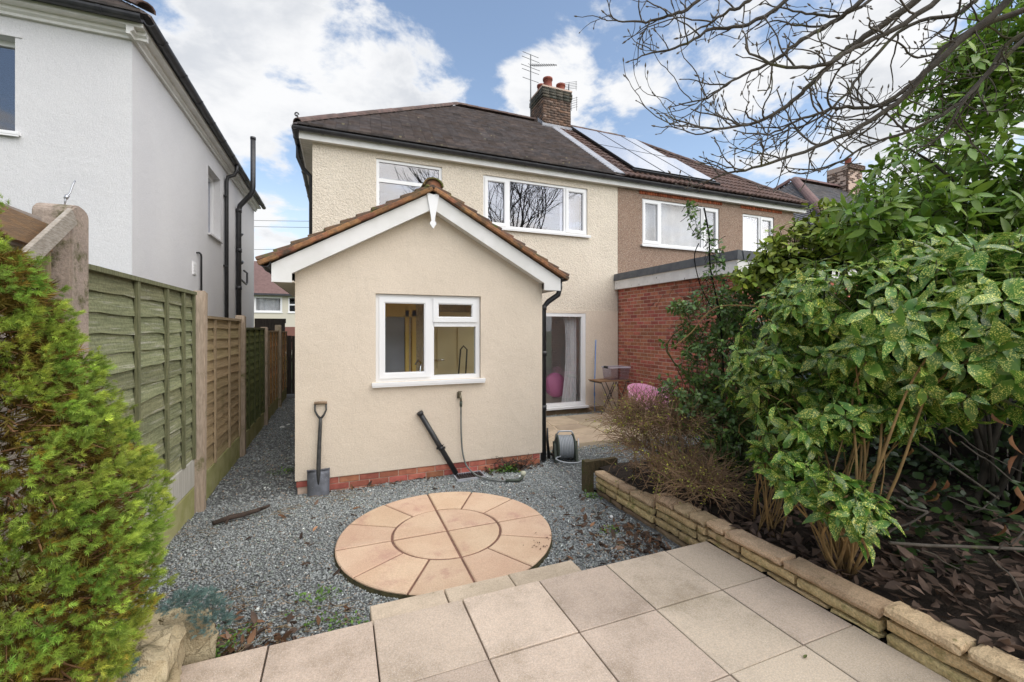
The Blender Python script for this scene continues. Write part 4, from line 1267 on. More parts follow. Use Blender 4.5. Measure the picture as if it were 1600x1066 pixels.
# bricks in the part of the side wall that shows are single pieces, the rest are joined
Lb, Hb = .225, .075
n_ind = 0
brick_full = brick_mesh('brick', .215, .05, .065)
brick_half = brick_mesh('brick', .1025, .05, .065)
rest = []
for r in range(37):
    z = ZG + (r + .5) * Hb
    y = BY1 - (0 if r % 2 == 0 else .1125)
    if r % 2: cells = [(BY1, BY1 - .1125)]
    else: cells = []
    while y > BY0 + .02:
        cells.append((y, max(BY0, y - Lb))); y -= Lb
    for a, b in cells:
        L = a - b
        cy = (a + b) / 2
        if n_ind < 300 and cy > 6.42 and L > .2 and r > 2:
            o = link('brick', brick_full, m_brick, bw, loc=(BX0 + .033 + random.uniform(-.0025, .0025), cy, z))
            o.rotation_euler.z = math.pi / 2
            n_ind += 1
        elif L > .03:
            rest.append((BX0 + .033 + random.uniform(-.0025, .0025), cy, z, L - .01))
Ms, Cs = [], []
Rz = Matrix.Rotation(math.pi / 2, 3, 'Z')
for x, y, z, L in rest:
    Ms.append(np.array(mat4((x - 8, y - 6.8, z), Rz, (L, .05, .065)))); g = random.lognormvariate(0, .2); t = random.uniform(-.05, .05); Cs.append((g * (1 + t), g, g * (1 - t)))
link('brick_joined', scatter_mesh('brick_joined', cv, cf, Ms, Cs), m_brickst, bw, kind='stuff')
brick_rows('brick_joined', m_brickst, bw, (BX0, BY0, 0), (1, 0, 0), (0, -1, 0), BX1 - BX0, ZG, 37)
q = MB(); q.box(BX0 - .09, BX0 - .068, BY0 - .06, BY1, BZ - .03, BZ + .17); q.box(BX0 - .067, BX1, BY0 - .06, BY0 - .038, BZ - .03, BZ + .17); q.build('fascia', m_peel, fx)
q = MB(); q.box(BX0 - .067, BX1, BY0 - .037, BY1, BZ + .002, BZ + .16); q.build('roof', m_felt, fx)
q = MB(); q.profile([(-.03, 0), (.10, .0), (.06, .15), (-.015, .15)], (BX0 - .09, BY0 - .08, BZ + .172), (BX0 - .09, BY1, BZ + .172), (1, 0, 0), (0, 0, 1))
q.profile([(-.03, 0), (.10, .0), (.06, .15), (-.015, .15)], (BX0 + .02, BY0 - .06, BZ + .172), (BX1, BY0 - .06, BZ + .172), (0, 1, 0), (0, 0, 1))
q.build('roof_edge', m_felt, fx)
q = MB(); q.profile([(0, 0), (.02, 0), (.012, .16), (0, .16)], (BX0 + .1, BY1 - .022, BZ + .175), (BX1, BY1 - .022, BZ + .175), (0, 1, 0), (0, 0, 1)); q.build('flashing_strip', m_lead, fx)
# dead climber clinging to the bricks
tw = MB()
for k in range(14):
    y = 6.0 + random.uniform(-.25, .25); z = ZG
    pts = [(BX0 - .01, y, .15)]
    for s in range(9):
        y += random.gauss(.0, .05); z = .15 + (s + 1) * random.uniform(.16, .22)
        pts.append((BX0 - random.uniform(.012, .03), y, z))
    tw.tube(pts, [.009 * (1 - i / 12) for i in range(len(pts))], 4)
for k in range(60):
    y = 6.1 + random.gauss(0, .45); z = random.uniform(1.5, 2.75)
    tw.tube([(BX0 - .015, y, z), (BX0 - .04, y + random.gauss(0, .07), z + random.gauss(0, .07)), (BX0 - .03, y + random.gauss(0, .12), z + random.gauss(0, .12))], .004, 3)
cl = tw.build('climber', m_bark, None)
tag(cl, 'bare dead climber stems running up the red brick wall', 'climbing plant')

# ------------------------------------------------------------------ white house on the left
wh = thing('white_house', 'tall white rendered house with black gutters and pipes beyond the garden fence', 'house', (-5.5, 10, 0))
VX, VY0, VY1, VZ = -2.30, 6.48, 14.45, 5.24
WW = (-4.60, -3.33, 3.93, 4.98)
mb = MB()
mb.wall('y', VY0, .25, -9.5, VX, ZG - .1, VZ, [WW])
mb.wall('x', VX, -.25, VY0 + .25, VY1 - .25, ZG - .1, VZ, [(9.72, 10.62, 3.58, 4.86)])
mb.box(-9.5, VX, VY1 - .25, VY1, ZG - .1, VZ)
mb.build('wall', m_white, wh, fix=False)
window(wh, *WW, VY0, [('v', .62, .055, 1.0), ('p', .055, .59, .055, .99, 0), ('p', .65, 1.215, .055, .99, 0)], m_glass_u, set_back=.12, sill_out=.17)
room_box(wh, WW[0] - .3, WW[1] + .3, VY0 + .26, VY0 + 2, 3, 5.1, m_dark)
q = MB(); q.box(WW[0] - .06, WW[1] + .06, VY0 - .012, VY0 + .1, WW[3] + .003, WW[3] + .03); q.build('window_head', m_white, wh)
q = MB(); q.box(VX - .2, VX - .12, 9.72, 9.79, 3.58, 4.86); q.box(VX - .2, VX - .12, 10.55, 10.62, 3.58, 4.86); q.box(VX - .2, VX - .12, 9.79, 10.55, 3.58, 3.66); q.box(VX - .2, VX - .12, 9.79, 10.55, 4.78, 4.86)
so_ = q.build('window', m_upvc, wh)
q = MB(); q.box(VX - .17, VX - .165, 9.79, 10.55, 3.66, 4.78); q.build('pane', m_glass_u, so_)
q = MB(); q.box(VX - .10, VX + .05, 9.68, 10.66, 3.545, 3.578); q.build('sill', m_white, so_)
# moulded white eaves board, then black gutter
EV = [(0, .06), (-.04, .06), (-.04, .09), (-.07, .11), (-.07, .15), (-.16, .155), (-.16, .20), (0, .20)]
q = MB(); q.profile(EV, (-9.6, VY0, VZ - .10), (VX + .16, VY0, VZ - .10), (0, 1, 0), (0, 0, 1))
q.profile([(-a, b) for a, b in EV], (VX, VY0 - .157, VZ - .103), (VX, VY1 + .1, VZ - .103), (1, 0, 0), (0, 0, 1)); q.build('fascia', m_fascia, wh)
gutter(wh, (-9.6, VY0 - .225, VZ + .14), (VX + .17, VY0 - .225, VZ + .14), (0, 1, 0), m_gutter, .8)
gutter(wh, (VX + .225, VY0 - .17, VZ + .14), (VX + .225, VY1 + .2, VZ + .13), (1, 0, 0), m_gutter, .8)
WEY, WEX, WSL = VY0 - .22, VX + .22, .80
WAY, WAX = VY0 + 4.0, VX - 4.0
zr = VZ + .19
q = MB(); q.add([(-9.6, WEY, zr), (WEX, WEY, zr), (WEX - 4.2, WEY + 4.2, zr + 4.2 * WSL), (-9.6, WEY + 4.2, zr + 4.2 * WSL), (WEX, VY1 + .2, zr), (WEX - 4.2, VY1 - 4.0, zr + 4.2 * WSL), (-9.6, VY1 + .2, zr), (-9.6, VY1 - 4, zr + 4.2 * WSL)],
                [(0, 1, 2, 3), (1, 4, 5, 2), (4, 6, 7, 5), (3, 2, 5, 7)])
wroof = q.build('roof', m_tile, wh, fix=False)
at_ = wroof.data.color_attributes.new('Col', 'FLOAT_COLOR', 'POINT'); at_.data.foreach_set('color', [.8] * (4 * len(wroof.data.vertices)))
cw = 1 / math.sqrt(1 + WSL * WSL)
tile_field('roof_tile', m_tile, wroof, lambda x, s: Vector((x, WEY + s * cw, zr + s * cw * WSL)), 12, .105, .168, lambda s: (-9.5, WEX - s * cw - .02))
tile_field('roof_tile', m_tile, wroof, lambda y, s: Vector((WEX - s * cw, y, zr + s * cw * WSL)), 12, .105, .168, lambda s: (WEY + s * cw + .02, VY1 + .15))
run_of_caps('ridge_tile', hr, m_hiptile, wroof, (WEX - .02, WEY + .02, zr + .05), (WEX - 2.2, WEY + 2.2, zr + 2.2 * WSL + .03), .30)
q = MB()
gx = VX + .225
q.tube([(gx, 10.95, VZ + .10), (gx, 10.95, VZ - .05), (gx - .04, 10.95, VZ - .14), (VX + .07, 10.93, VZ - .20), (VX + .05, 10.92, VZ - .30), (VX + .05, 10.92, -.1)], .038, 8)
for z in (4.6, 3.1, 1.9): q.box(VX, VX + .07, 10.86, 10.98, z, z + .035)
q.build('downpipe', m_black, wh)
q = MB()
q.tube([(VX + .065, 12.05, -.1), (VX + .065, 12.05, 4.60), (VX + .09, 12.05, 4.72), (VX + .30, 12.02, 4.98), (VX + .36, 12.0, 5.08), (VX + .37, 12.0, 5.2), (VX + .37, 12.0, 6.35)], .056, 10)
for z in (4.55, 3.6, 2.7, 1.6): q.tube([(VX + .065, 12.05, z), (VX + .065, 12.05, z + .09)], .066, 10)
q.tube([(VX + .37, 12, 6.33), (VX + .37, 12, 6.39)], .062, 10)
q.build('soil_pipe', m_black, wh)
q = MB(); q.tube([(VX + .065, 12.06, 2.95), (VX + .10, 12.15, 2.95), (VX + .10, 12.75, 2.9), (VX + .10, 12.85, 2.95), (VX + .10, 12.85, 3.2), (VX + .02, 12.85, 3.27)], .024, 6)
q.build('waste_pipe', m_black, wh)
q = MB(); q.tube([(VX + .08, 12.1, 3.35), (VX + .08, 12.3, 3.4)], .05, 8); q.build('pipe_socket', m_black, wh)
q = MB(); q.tube([(VX + .08, 12.1, 4.05), (VX + .05, 12.6, 4.15), (VX + .0, 12.65, 4.1)], .02, 6); q.build('overflow_pipe', m_black, wh)
q = MB(); q.tube([(VX + .0, 8.98, 3.08), (VX + .03, 9.02, 3.09), (VX + .03, 9.14, 3.08), (VX + .03, 9.16, 3.04), (VX + .03, 9.16, 1.6)], .016, 6); q.build('thin_pipe', m_black, wh)
q = MB(); q.box(VX - .01, VX + .018, 8.75, 8.93, 2.68, 2.90)
for k in range(4): q.box(VX + .018, VX + .026, 8.77, 8.91, 2.70 + .05 * k, 2.725 + .05 * k)
q.build('vent_grille', m_upvc, wh)

# ------------------------------------------------------------------ houses further off
fh = thing('distant_house', 'distant cream house with brown tiled roof in the gap beyond the side path', 'house', (-3, 40, 0))
q = MB(); q.wall('y', 37, .3, -14, 6, -.5, 4.35, [(-5.9, -4.02, 3.05, 4.25), (-3.62, -2.9, 3.05, 4.25)]); q.wall('x', 6, -.3, 37.3, 45, -.5, 4.35); q.build('wall', mat('distant cream wall', (.62, .58, .48), rough=.9), fh, fix=False)
window(fh, -5.9, -4.02, 3.05, 4.25, 37, [('p', .12, 1.76, .12, 1.08, 0)], m_glass_f, fr=.14, set_back=.04)
curtain(fh, -5.8, -4.1, 3.1, 4.2, 37.32, m_curtain, .05, 30)
window(fh, -3.62, -2.9, 3.05, 4.25, 37, [('h', .6, .09, .63), ('p', .09, .63, .09, .56, 0), ('p', .09, .63, .64, 1.1, 0)], m_glass_f, fr=.09, set_back=.04)
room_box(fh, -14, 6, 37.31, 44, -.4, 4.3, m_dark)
q = MB(); q.box(-14, 6.2, 36.94, 36.998, .2, 1.95); q.build('brick_band', mat('distant brick', (.24, .11, .085), (.18, .085, .07), scale=30, rough=.9), fh)
q = MB(); q.box(-14.3, 6.3, 36.55, 36.7, 4.30, 4.44); q.build('gutter', m_gutter, fh)
q = MB(); q.add([(-14.3, 36.6, 4.42), (6.3, 36.6, 4.42), (2.6, 41, 7.4), (-14.3, 41, 7.4), (6.3, 45.4, 4.42), (-14.3, 45.4, 4.42)], [(0, 1, 2, 3), (1, 4, 2), (4, 5, 3, 2)])
q.build('roof', m_farroof, fh, fix=False)

rh = thing('hipped_house', 'pale rendered house with a grey hipped roof and a brick chimney, half hidden by leaves', 'house', (18, 12, 0))
GX, GY, GZ = 14.35, 9.0, 4.85
q = MB(); q.wall('y', GY, .3, GX, 26, -.2, GZ); q.wall('x', GX, .3, GY + .3, 16, -.2, GZ); q.build('wall', mat('pale weathered render', (.66, .62, .58), (.55, .52, .49), scale=1.5, rough=.9), rh, fix=False)
ex, ey = GX - .38, GY - .38
ap = Vector((17.75, 12.45, 8.0)); e0 = Vector((ex, ey, GZ + .15)); e1 = Vector((ex, 2 * ap.y - ey, GZ + .15))
q = MB(); q.add([e0, (27, ey, GZ + .15), (27, ap.y, ap.z), ap, e1, (27, 2 * ap.y - ey, GZ + .15)], [(0, 1, 2, 3), (4, 0, 3), (5, 4, 3, 2)])
rroof = q.build('roof', m_slate, rh, fix=False)
at_ = rroof.data.color_attributes.new('Col', 'FLOAT_COLOR', 'POINT'); at_.data.foreach_set('color', [.8] * (4 * len(rroof.data.vertices)))
sl2 = (ap.z - e0.z) / (ap.x - ex); c2_ = 1 / math.sqrt(1 + sl2 * sl2); len2 = (ap.x - ex) / c2_
tile_field('roof_tile', m_slate, rroof, lambda y, s: Vector((ex + s * c2_, y, e0.z + s * c2_ * sl2)), int(len2 / .16), .16, .25, lambda s: (ey + (ap.y - ey) * s / len2, 2 * ap.y - ey - (ap.y - ey) * s / len2), lift=.03, thick=.02)
sl3 = (ap.z - e0.z) / (ap.y - ey); c3_ = 1 / math.sqrt(1 + sl3 * sl3); len3 = (ap.y - ey) / c3_
tile_field('roof_tile', m_slate, rroof, lambda x, s: Vector((x, ey + s * c3_, e0.z + s * c3_ * sl3)), int(len3 / .16), .16, .25, lambda s: (ex + (ap.x - ex) * s / len3, 24), lift=.03, thick=.02)
hip2 = half_round('hip_tile', .36, .16, .02)
run_of_caps('hip_tile', hip2, m_redhip, rroof, e0 + Vector((.05, .05, .06)), ap + Vector((0, 0, .05)), .33)
run_of_caps('hip_tile', hip2, m_redhip, rroof, e1 + Vector((.05, -.05, .06)), ap + Vector((0, 0, .05)), .33)
run_of_caps('hip_tile', hip2, m_redhip, rroof, ap + Vector((0, 0, .03)), Vector((22, ap.y, ap.z + .03)), .33)
q = MB(); q.box(20.55, 21.5, 12.0, 12.9, 6.4, 8.95); c2h = q.build('chimney', m_mortar, rh)
brick_rows('brick', m_chim, c2h, (20.54, 12.0, 0), (1, 0, 0), (0, -1, 0), .97, 6.5, 30)
brick_rows('brick', m_chim, c2h, (20.55, 12.9, 0), (0, -1, 0), (-1, 0, 0), .9, 6.5, 30)
brick_rows('head_brick', m_chim, c2h, (20.48, 11.95, 0), (1, 0, 0), (0, -1, 0), 1.1, 8.75, 3, pr=.04)
q = MB(); q.lathe((21.2, 12.4, 8.95), (0, 0, 1), [(.15, 0), (.13, .1), (.12, .4), (.15, .45), (.11, .45)], 12); q.build('chimney_pot', m_pot, rh)
q = MB(); q.box(ex, 26, ey - .06, ey + .04, GZ + .02, GZ + .13); q.box(ex - .06, ex + .04, ey, 16, GZ + .02, GZ + .13); q.build('gutter', m_gutter, rh)

for k, (z0, z1) in enumerate(((7.9, 8.5), (7.6, 8.1), (6.0, 7.3))):
    q = MB(); pts = []
    for i in range(13):
        t = i / 12
        pts.append((-14 + 24 * t, 30 - 6 * t, z0 + (z1 - z0) * t - .35 * math.sin(math.pi * t)))
    q.tube(pts, .011, 4)
    c = q.build('overhead_cable', m_cable)
    tag(c, ('highest of three thin overhead cables crossing the sky between the houses', 'middle one of three thin overhead cables crossing the sky between the houses', 'lowest of three thin overhead cables, dipping towards the distant roof')[k], 'cable', 'overhead cables between the houses')

# ------------------------------------------------------------------ fence along the left side
FXX = -1.37
def slat_mesh(L, h, segs, wav, seed):
    v, f = [], []
    for i in range(segs + 1):
        u = i / segs; y = (u - .5) * L
        wv = wav * mnoise.noise((y * 1.6, seed * 3.1, 0)) + wav * .5 * mnoise.noise((y * 4.7, seed * 1.7, 5))
        zb = -h / 2 + wv
        v += [(-.004, y, h / 2), (.019, y, zb), (.007, y, zb), (-.014, y, h / 2)]
    for i in range(segs):
        a, b = i * 4, i * 4 + 4
        f += [(a, b, b + 1, a + 1), (a + 1, b + 1, b + 2, a + 2), (a + 2, b + 2, b + 3, a + 3)]
    me = bpy.data.meshes.new('slat'); me.from_pydata(v, [], f)
    bm = bmesh.new(); bm.from_mesh(me); bmesh.ops.recalc_face_normals(bm, faces=bm.faces); bm.to_mesh(me); bm.free()
    return me

garden_fence = thing('garden_fence', 'lap panel fence with gravel boards and posts running down the left side path', 'fence', (FXX, 7, ZG))
def lap_panel(label, y0, y1, z0, z1, ms, mb_, n, battens, wav=.012, segs=10, boards=(), cap=True, lean=0.0, seed=1):
    L = y1 - y0; pitch = (z1 - z0 - .03) / n
    q = MB()
    for k, u in enumerate(battens):
        w = .040 if 0 < k < len(battens) - 1 else .036
        yy = y0 + (y1 - y0) * u
        q.bar((FXX + .031, yy + .012 * mnoise.noise((k, seed, 1)), z0), (FXX + .026, yy + .012 * mnoise.noise((k, seed, 4)), z1 - .03), .024, w, (0, 1, 0))
        q.bar((FXX - .018, yy, z0), (FXX - .018, yy, z1 - .03), .018, w, (0, 1, 0))
    if cap: q.box(FXX - .034, FXX + .046, y0, y1, z1 - .030, z1)
    t = q.build('fence_panel', mb_, garden_fence, label=label)
    for k in range(n):
        me = slat_mesh(L - .01, pitch * 1.22, segs, wav, seed * 20 + k)
        o = link('slat', me, ms, t, loc=(FXX + .002, (y0 + y1) / 2, z0 + .02 + (k + .5) * pitch))
    for z0b, z1b, m in boards:
        me = brick_mesh('gravel_board', y1 - y0 - .004, .05, z1b - z0b - .006, .006)
        o = link('gravel_board', me, m, t, loc=(FXX, (y0 + y1) / 2, (z0b + z1b) / 2)); o.rotation_euler.z = math.pi / 2
    return t
lap_panel('weathered dark green lap fence panel between the tall mossy post and the leaning post', 3.06, 5.20, .46, 2.125, m_wgreen, m_batten, 13, (.012, .38, .645, .84, .985), .02, 14,
          [(.18, .46, m_gboardpale), (ZG - .08, .18, m_gboard)], seed=1)
lap_panel('grey brown lap fence panel just beyond the leaning post, on a mossy gravel board', 5.38, 7.32, .20, 1.90, m_wgrey, m_batten_b, 14, (.012, .30, .66, .985), .016, 10, [(ZG - .08, .20, m_gboard)], seed=2)
lap_panel('dark olive green lap fence panel, third along the path', 7.50, 9.50, .16, 1.78, m_wdgreen, mat('olive batten', (.085, .095, .04), rough=.9), 14, (.012, .25, .5, .75, .985), .016, 8, [(ZG - .08, .16, m_gboard)], seed=3)
lap_panel('nearer of two orange brown lap fence panels towards the far end of the path', 9.68, 11.55, .16, 1.72, m_worange, m_batten_b, 14, (.012, .25, .5, .75, .985), .014, 6, [(ZG - .08, .16, m_gboard)], seed=4)
lap_panel('farther of two orange brown lap fence panels, beside the dark gate', 11.75, 13.35, .16, 1.70, m_worange, m_batten_b, 14, (.012, .33, .66, .985), .014, 6, [(ZG - .08, .16, m_gboard)], seed=5)
lap_panel('raised bare grey fence panel behind the conifer, left of the tall mossy post', .92, 2.86, .72, 2.30, mat('bare grey lap board', (.34, .30, .26), (.25, .215, .18), scale=2.2, stretch=(3, 1.2, 30), rough=.92, rnd=.15, bump=(9, .004)), m_batten_b, 11, (.012, .33, .66, .985), .016, 8, [(ZG - .08, .70, m_gboard)], cap=False, seed=6)
def post(label, y, z1, w, d, m, lean=0.0, round_top=False, x=FXX + .02, name='fence_post'):
    pts = []
    n = 8
    if round_top:
        for i in range(n + 1):
            a = math.pi * (1 - i / n); pts.append((math.cos(a) * w / 2, z1 - .05 + .05 * math.sin(a)))
    else: pts = [(-w / 2, z1), (w / 2, z1 - .015)]
    pr = [(-w / 2, ZG - .1)] + pts + [(w / 2, ZG - .1)]
    q = MB()
    q.profile([(a, b) for a, b in pr][::-1], (x - d / 2, y, 0), (x + d / 2, y, 0), (0, 1, 0), (0, 0, 1))
    bm = bmesh.new(); me = q.mesh(name, (x, y, ZG)); bm.from_mesh(me)
    bmesh.ops.bevel(bm, geom=[e for e in bm.edges if e.calc_face_angle(0) > .5], offset=.008, segments=2, affect='EDGES')
    bm.to_mesh(me); bm.free()
    o = link(name, me, m, garden_fence, loc=(x, y, ZG), label=label); o.rotation_euler.x = lean
    return o
post('tall round topped concrete fence post stained with moss, nearest one', 2.965, 2.40, .17, .155, m_postc, 0, True, x=-1.345)
post('slender leaning fence post between the green panel and the grey brown panel', 5.29, 2.15, .10, .11, m_postw, -.028, x=-1.335)
post('straight fence post between the grey brown panel and the dark olive panel', 7.41, 1.96, .12, .12, m_postw)
post('fence post between the dark olive panel and the first orange panel', 9.59, 1.80, .12, .12, m_postw)
post('taller fence post between the two orange brown panels', 11.65, 1.86, .14, .13, m_postw)
gate = thing('side_gate', 'dark boarded gate closing the far end of the side path', 'gate', (-.9, 13.5, ZG))
for k in range(7):
    q = MB(); x0_ = -1.36 + k * .132; q.box(x0_, x0_ + .125, 13.5, 13.522, ZG + .05, 1.58 + random.uniform(-.01, .01)); q.build('board', m_wdark, gate)
q = MB()
for z in (.25, .85, 1.4): q.box(-1.36, -.44, 13.523, 13.555, z, z + .09)
q.build('ledge', m_wdark, gate)
q = MB(); q.tube([(-1.10, 13.47, .55), (-1.10, 13.44, .56), (-1.10, 13.44, .8), (-1.10, 13.47, .81)], .012, 6); q.build('handle', m_steel, gate)
bk = MB(); bk.box(-2.2, -1.45, 13.9, 14.0, ZG, 2.02); bk.box(-2.2, -1.42, 13.895, 13.94, 1.93, 2.06)
tag(bk.build('boundary_board', m_wdark), 'dark boarded screen showing over the far fence panels', 'fence')
a = Vector((-1.255, 2.42, 1.98)); b = Vector((-1.255, 2.86, 2.325))
bb = brick_mesh('loose_batten', (b - a).length, .022, .085, .004)
o = link('loose_batten', bb, m_bare, loc=(a + b) / 2); o.rotation_mode = 'QUATERNION'
d = (b - a).normalized(); yv = Vector((1, .0, 0))
o.rotation_quaternion = Matrix((d, yv, d.cross(yv))).transposed().to_quaternion()
tag(o, 'loose grey timber batten leaning diagonally against the tall mossy fence post', 'timber')
q = MB(); pr = []
for i in range(9):
    y = 1.0 + 1.84 * i / 8; pr.append((y, 2.30 + .07 * mnoise.noise((y * 1.3, 2, 2)) - .055 * (i / 8)))
v = [(x, y, z) for y, z in pr for x, z in ((FXX + .035, z + .035), (FXX + .050, z - .10), (FXX - .02, z - .10), (FXX - .02, z + .035))]
q.add(v, [(i * 4 + k, i * 4 + (k + 1) % 4, i * 4 + 4 + (k + 1) % 4, i * 4 + 4 + k) for i in range(8) for k in range(4)] + [(0, 1, 2, 3), (32, 33, 34, 35)])
tag(q.build('split_rail', mat('split brown timber', (.30, .19, .10), (.22, .15, .095), scale=3, stretch=(8, 3, 30), rough=.9, bump=(9, .006), rnd=.05)), 'split brown timber rail along the top of the raised panel behind the conifer', 'timber')
q = MB(); q.tube([(-1.33, 2.96, 2.40), (-1.33, 2.97, 2.44), (-1.32, 2.985, 2.47), (-1.315, 3.0, 2.52), (-1.31, 3.01, 2.545)], .004, 5); q.tube([(-1.33, 2.968, 2.435), (-1.325, 2.975, 2.455)], .009, 6)
tag(q.build('wire_hook', m_steel), 'thin bent wire hook sticking up from the tall mossy fence post', 'wire')

# ------------------------------------------------------------------ low stone wall of the right-hand bed
rw = thing('retaining_wall', 'low retaining wall of split yellow stone with buff coping stones, edging the shrub bed', 'wall', (2.78, 2, 0))
WXF = 2.705
q = MB(); q.box(WXF + .035, WXF + .12, -2.2, 4.20, ZG - .1, .06); q.build('core', m_soil, rw)
def wall_run(yhi, ylo, top, zbase, seed):
    """coping and courses of one level length of wall"""
    y = yhi; k = 0
    while y > ylo + .02:
        L = random.choice((.18, .26, .33, .46)); L = min(L, y - ylo)
        if y - L - ylo < .14: L = y - ylo
        me = rough_block('coping_stone', L - .006, .17, .058, seed + k, amp=.008, nx=9, ny=4, nz=2, r=.014)
        o = link('coping_stone', me, m_cap, rw, loc=(WXF + .068 + random.uniform(-.005, .005), y - L / 2, top - .029 + random.uniform(-.006, .006)))
        o.rotation_euler = (random.uniform(-.02, .02), random.uniform(-.02, .02), math.pi / 2 + random.uniform(-.012, .012))
        y -= L; k += 1
    z = top - .062; r = 0
    while z > zbase + .01:
        last = z - .072 < zbase + .055 and zbase < 0
        h = .072 if z - .072 > zbase - .02 else z - zbase
        y = yhi - random.uniform(0, .01); k = 0
        while y > ylo + .02:
            L = random.choice((.20, .30, .42, .50)); L = min(L, y - ylo)
            if y - L - ylo < .10: L = y - ylo
            if h > .025:
                me = rough_block('walling_stone', L - .010, .09, h - .008, seed + 40 + r * 17 + k, amp=.010, nx=7, ny=2, nz=3, r=.010)
                o = link('walling_stone', me, m_base if (last and zbase < 0) else m_stone, rw, loc=(WXF + .043 + random.uniform(-.008, .008), y - L / 2, z - h / 2))
                o.rotation_euler.z = math.pi / 2
            y -= L; k += 1
        z -= h + .002; r += 1
wall_run(4.22, 3.235, .150, ZG - .03, 1)
wall_run(3.23, 2.62, .228, ZG - .03, 60)
wall_run(2.615, 1.42, .240, ZP - .01, 120)
wall_run(1.415, -1.9, .268, ZP - .01, 180)
st = thing('timber_stump', 'damp dark timber post at the far end of the low stone wall', 'timber post', (2.67, 4.30, ZG))
q = MB(); q.box(2.60, 2.70, 4.235, 4.335, ZG - .1, .245); q.build('post', m_sleeper, st)
q = MB(); q.box(2.701, 3.05, 4.27, 4.33, .10, .235); q.build('rail', m_sleeper, st)
grid('soil_bed', 2.79, 7.5, -2.5, 4.30, 40, 50, lambda x, y: .13 + .05 * mnoise.noise((x * 1.9, y * 1.9, 1)) + min(.14, .1 * max(0, x - 2.9)) + (.06 if y < 1.6 else 0), m_soil)

# ------------------------------------------------------------------ garden things
# spade leaning on the wall
sp = thing('spade', 'garden spade with a black shaft and wooden D grip leaning against the extension wall', 'spade', (-.22, 5.26, ZG))
v, f = [], []
for j in range(7):
    for i in range(7):
        u = i / 6 - .5; t = j / 6
        w = .235 * (.94 + .06 * t)
        v.append((-.215 + u * w, 5.235 + .055 * t + .022 * (u * 2) ** 2, -.155 + .335 * t - (.012 * (1 - (2 * u) ** 2) if j == 0 else 0)))
f = [(j * 7 + i, j * 7 + i + 1, (j + 1) * 7 + i + 1, (j + 1) * 7 + i) for j in range(6) for i in range(6)]
v2 = [(x, y + .006, z) for x, y, z in v]
q = MB(); q.add(v, f, True); q.add(v2, [g[::-1] for g in f], True)
ed = [i for i in range(7)] + [7 * j + 6 for j in range(1, 7)] + [42 + i for i in range(5, -1, -1)] + [7 * j for j in range(5, 0, -1)]
q.f += [(ed[i], ed[(i + 1) % len(ed)], ed[(i + 1) % len(ed)] + 49, ed[i] + 49) for i in range(len(ed))]; q.sm += [False] * len(ed)
q.bar((-.333, 5.297, .182), (-.245, 5.285, .182), .03, .008); q.bar((-.185, 5.285, .182), (-.098, 5.297, .182), .03, .008)
q.build('blade', m_spade, sp)
q = MB(); q.tube([(-.215, 5.275, .02), (-.215, 5.285, .14), (-.214, 5.30, .24), (-.208, 5.335, .46), (-.200, 5.352, .66), (-.196, 5.358, .745)], [.012, .022, .024, .021, .019, .018], 8)
for sx in (-1, 1): q.tube([(-.196, 5.358, .735), (-.196 + sx * .032, 5.362, .775), (-.196 + sx * .058, 5.367, .83), (-.196 + sx * .058, 5.374, .905)], [.014, .012, .010, .010], 6)
q.build('shaft', m_shaft, sp)
q = MB(); q.tube([(-.262, 5.374, .912), (-.196, 5.374, .916), (-.130, 5.374, .912)], [.017, .019, .017], 8); q.build('grip', m_grip, sp)

# loose black pipe with a drain grate
pp = thing('loose_pipe', 'loose black plastic pipe leaning across the extension wall above the brick plinth', 'pipe', (1.36, 5.30, ZG))
a, b = Vector((.915, 5.352, .735)), Vector((1.37, 5.325, -.065))
q = MB(); q.tube([a, b], .033, 10); q.tube([a + (b - a) * .0, a + (b - a) * .04], .041, 10); q.tube([a + (b - a) * .56, a + (b - a) * .60], .039, 10); q.build('pipe', m_black, pp)
q = MB(); m_ = a + (b - a) * .58; q.box(m_.x - .055, m_.x + .055, m_.y - .01, m_.y + .012, m_.z - .012, m_.z + .012); q.tube([m_ + Vector((.0, -.02, .035)), m_ + Vector((.03, -.03, .045))], .006, 5); q.build('clip', m_black, pp)
gr = thing('drain_grate', 'black drain grate in the gravel at the foot of the loose pipe', 'drain', (1.50, 5.23, -.085))
q = MB(); q.box(1.33, 1.70, 5.12, 5.135, -.11, -.075); q.box(1.33, 1.70, 5.335, 5.35, -.11, -.075); q.box(1.33, 1.345, 5.135, 5.335, -.11, -.075); q.box(1.685, 1.70, 5.135, 5.335, -.11, -.075); q.build('frame', m_lead, gr)
q = MB()
for k in range(11): q.box(1.35 + k * .031, 1.365 + k * .031, 5.136, 5.334, -.10, -.078)
q.box(1.346, 1.684, 5.136, 5.334, -.115, -.103); q.build('grate', m_black, gr)

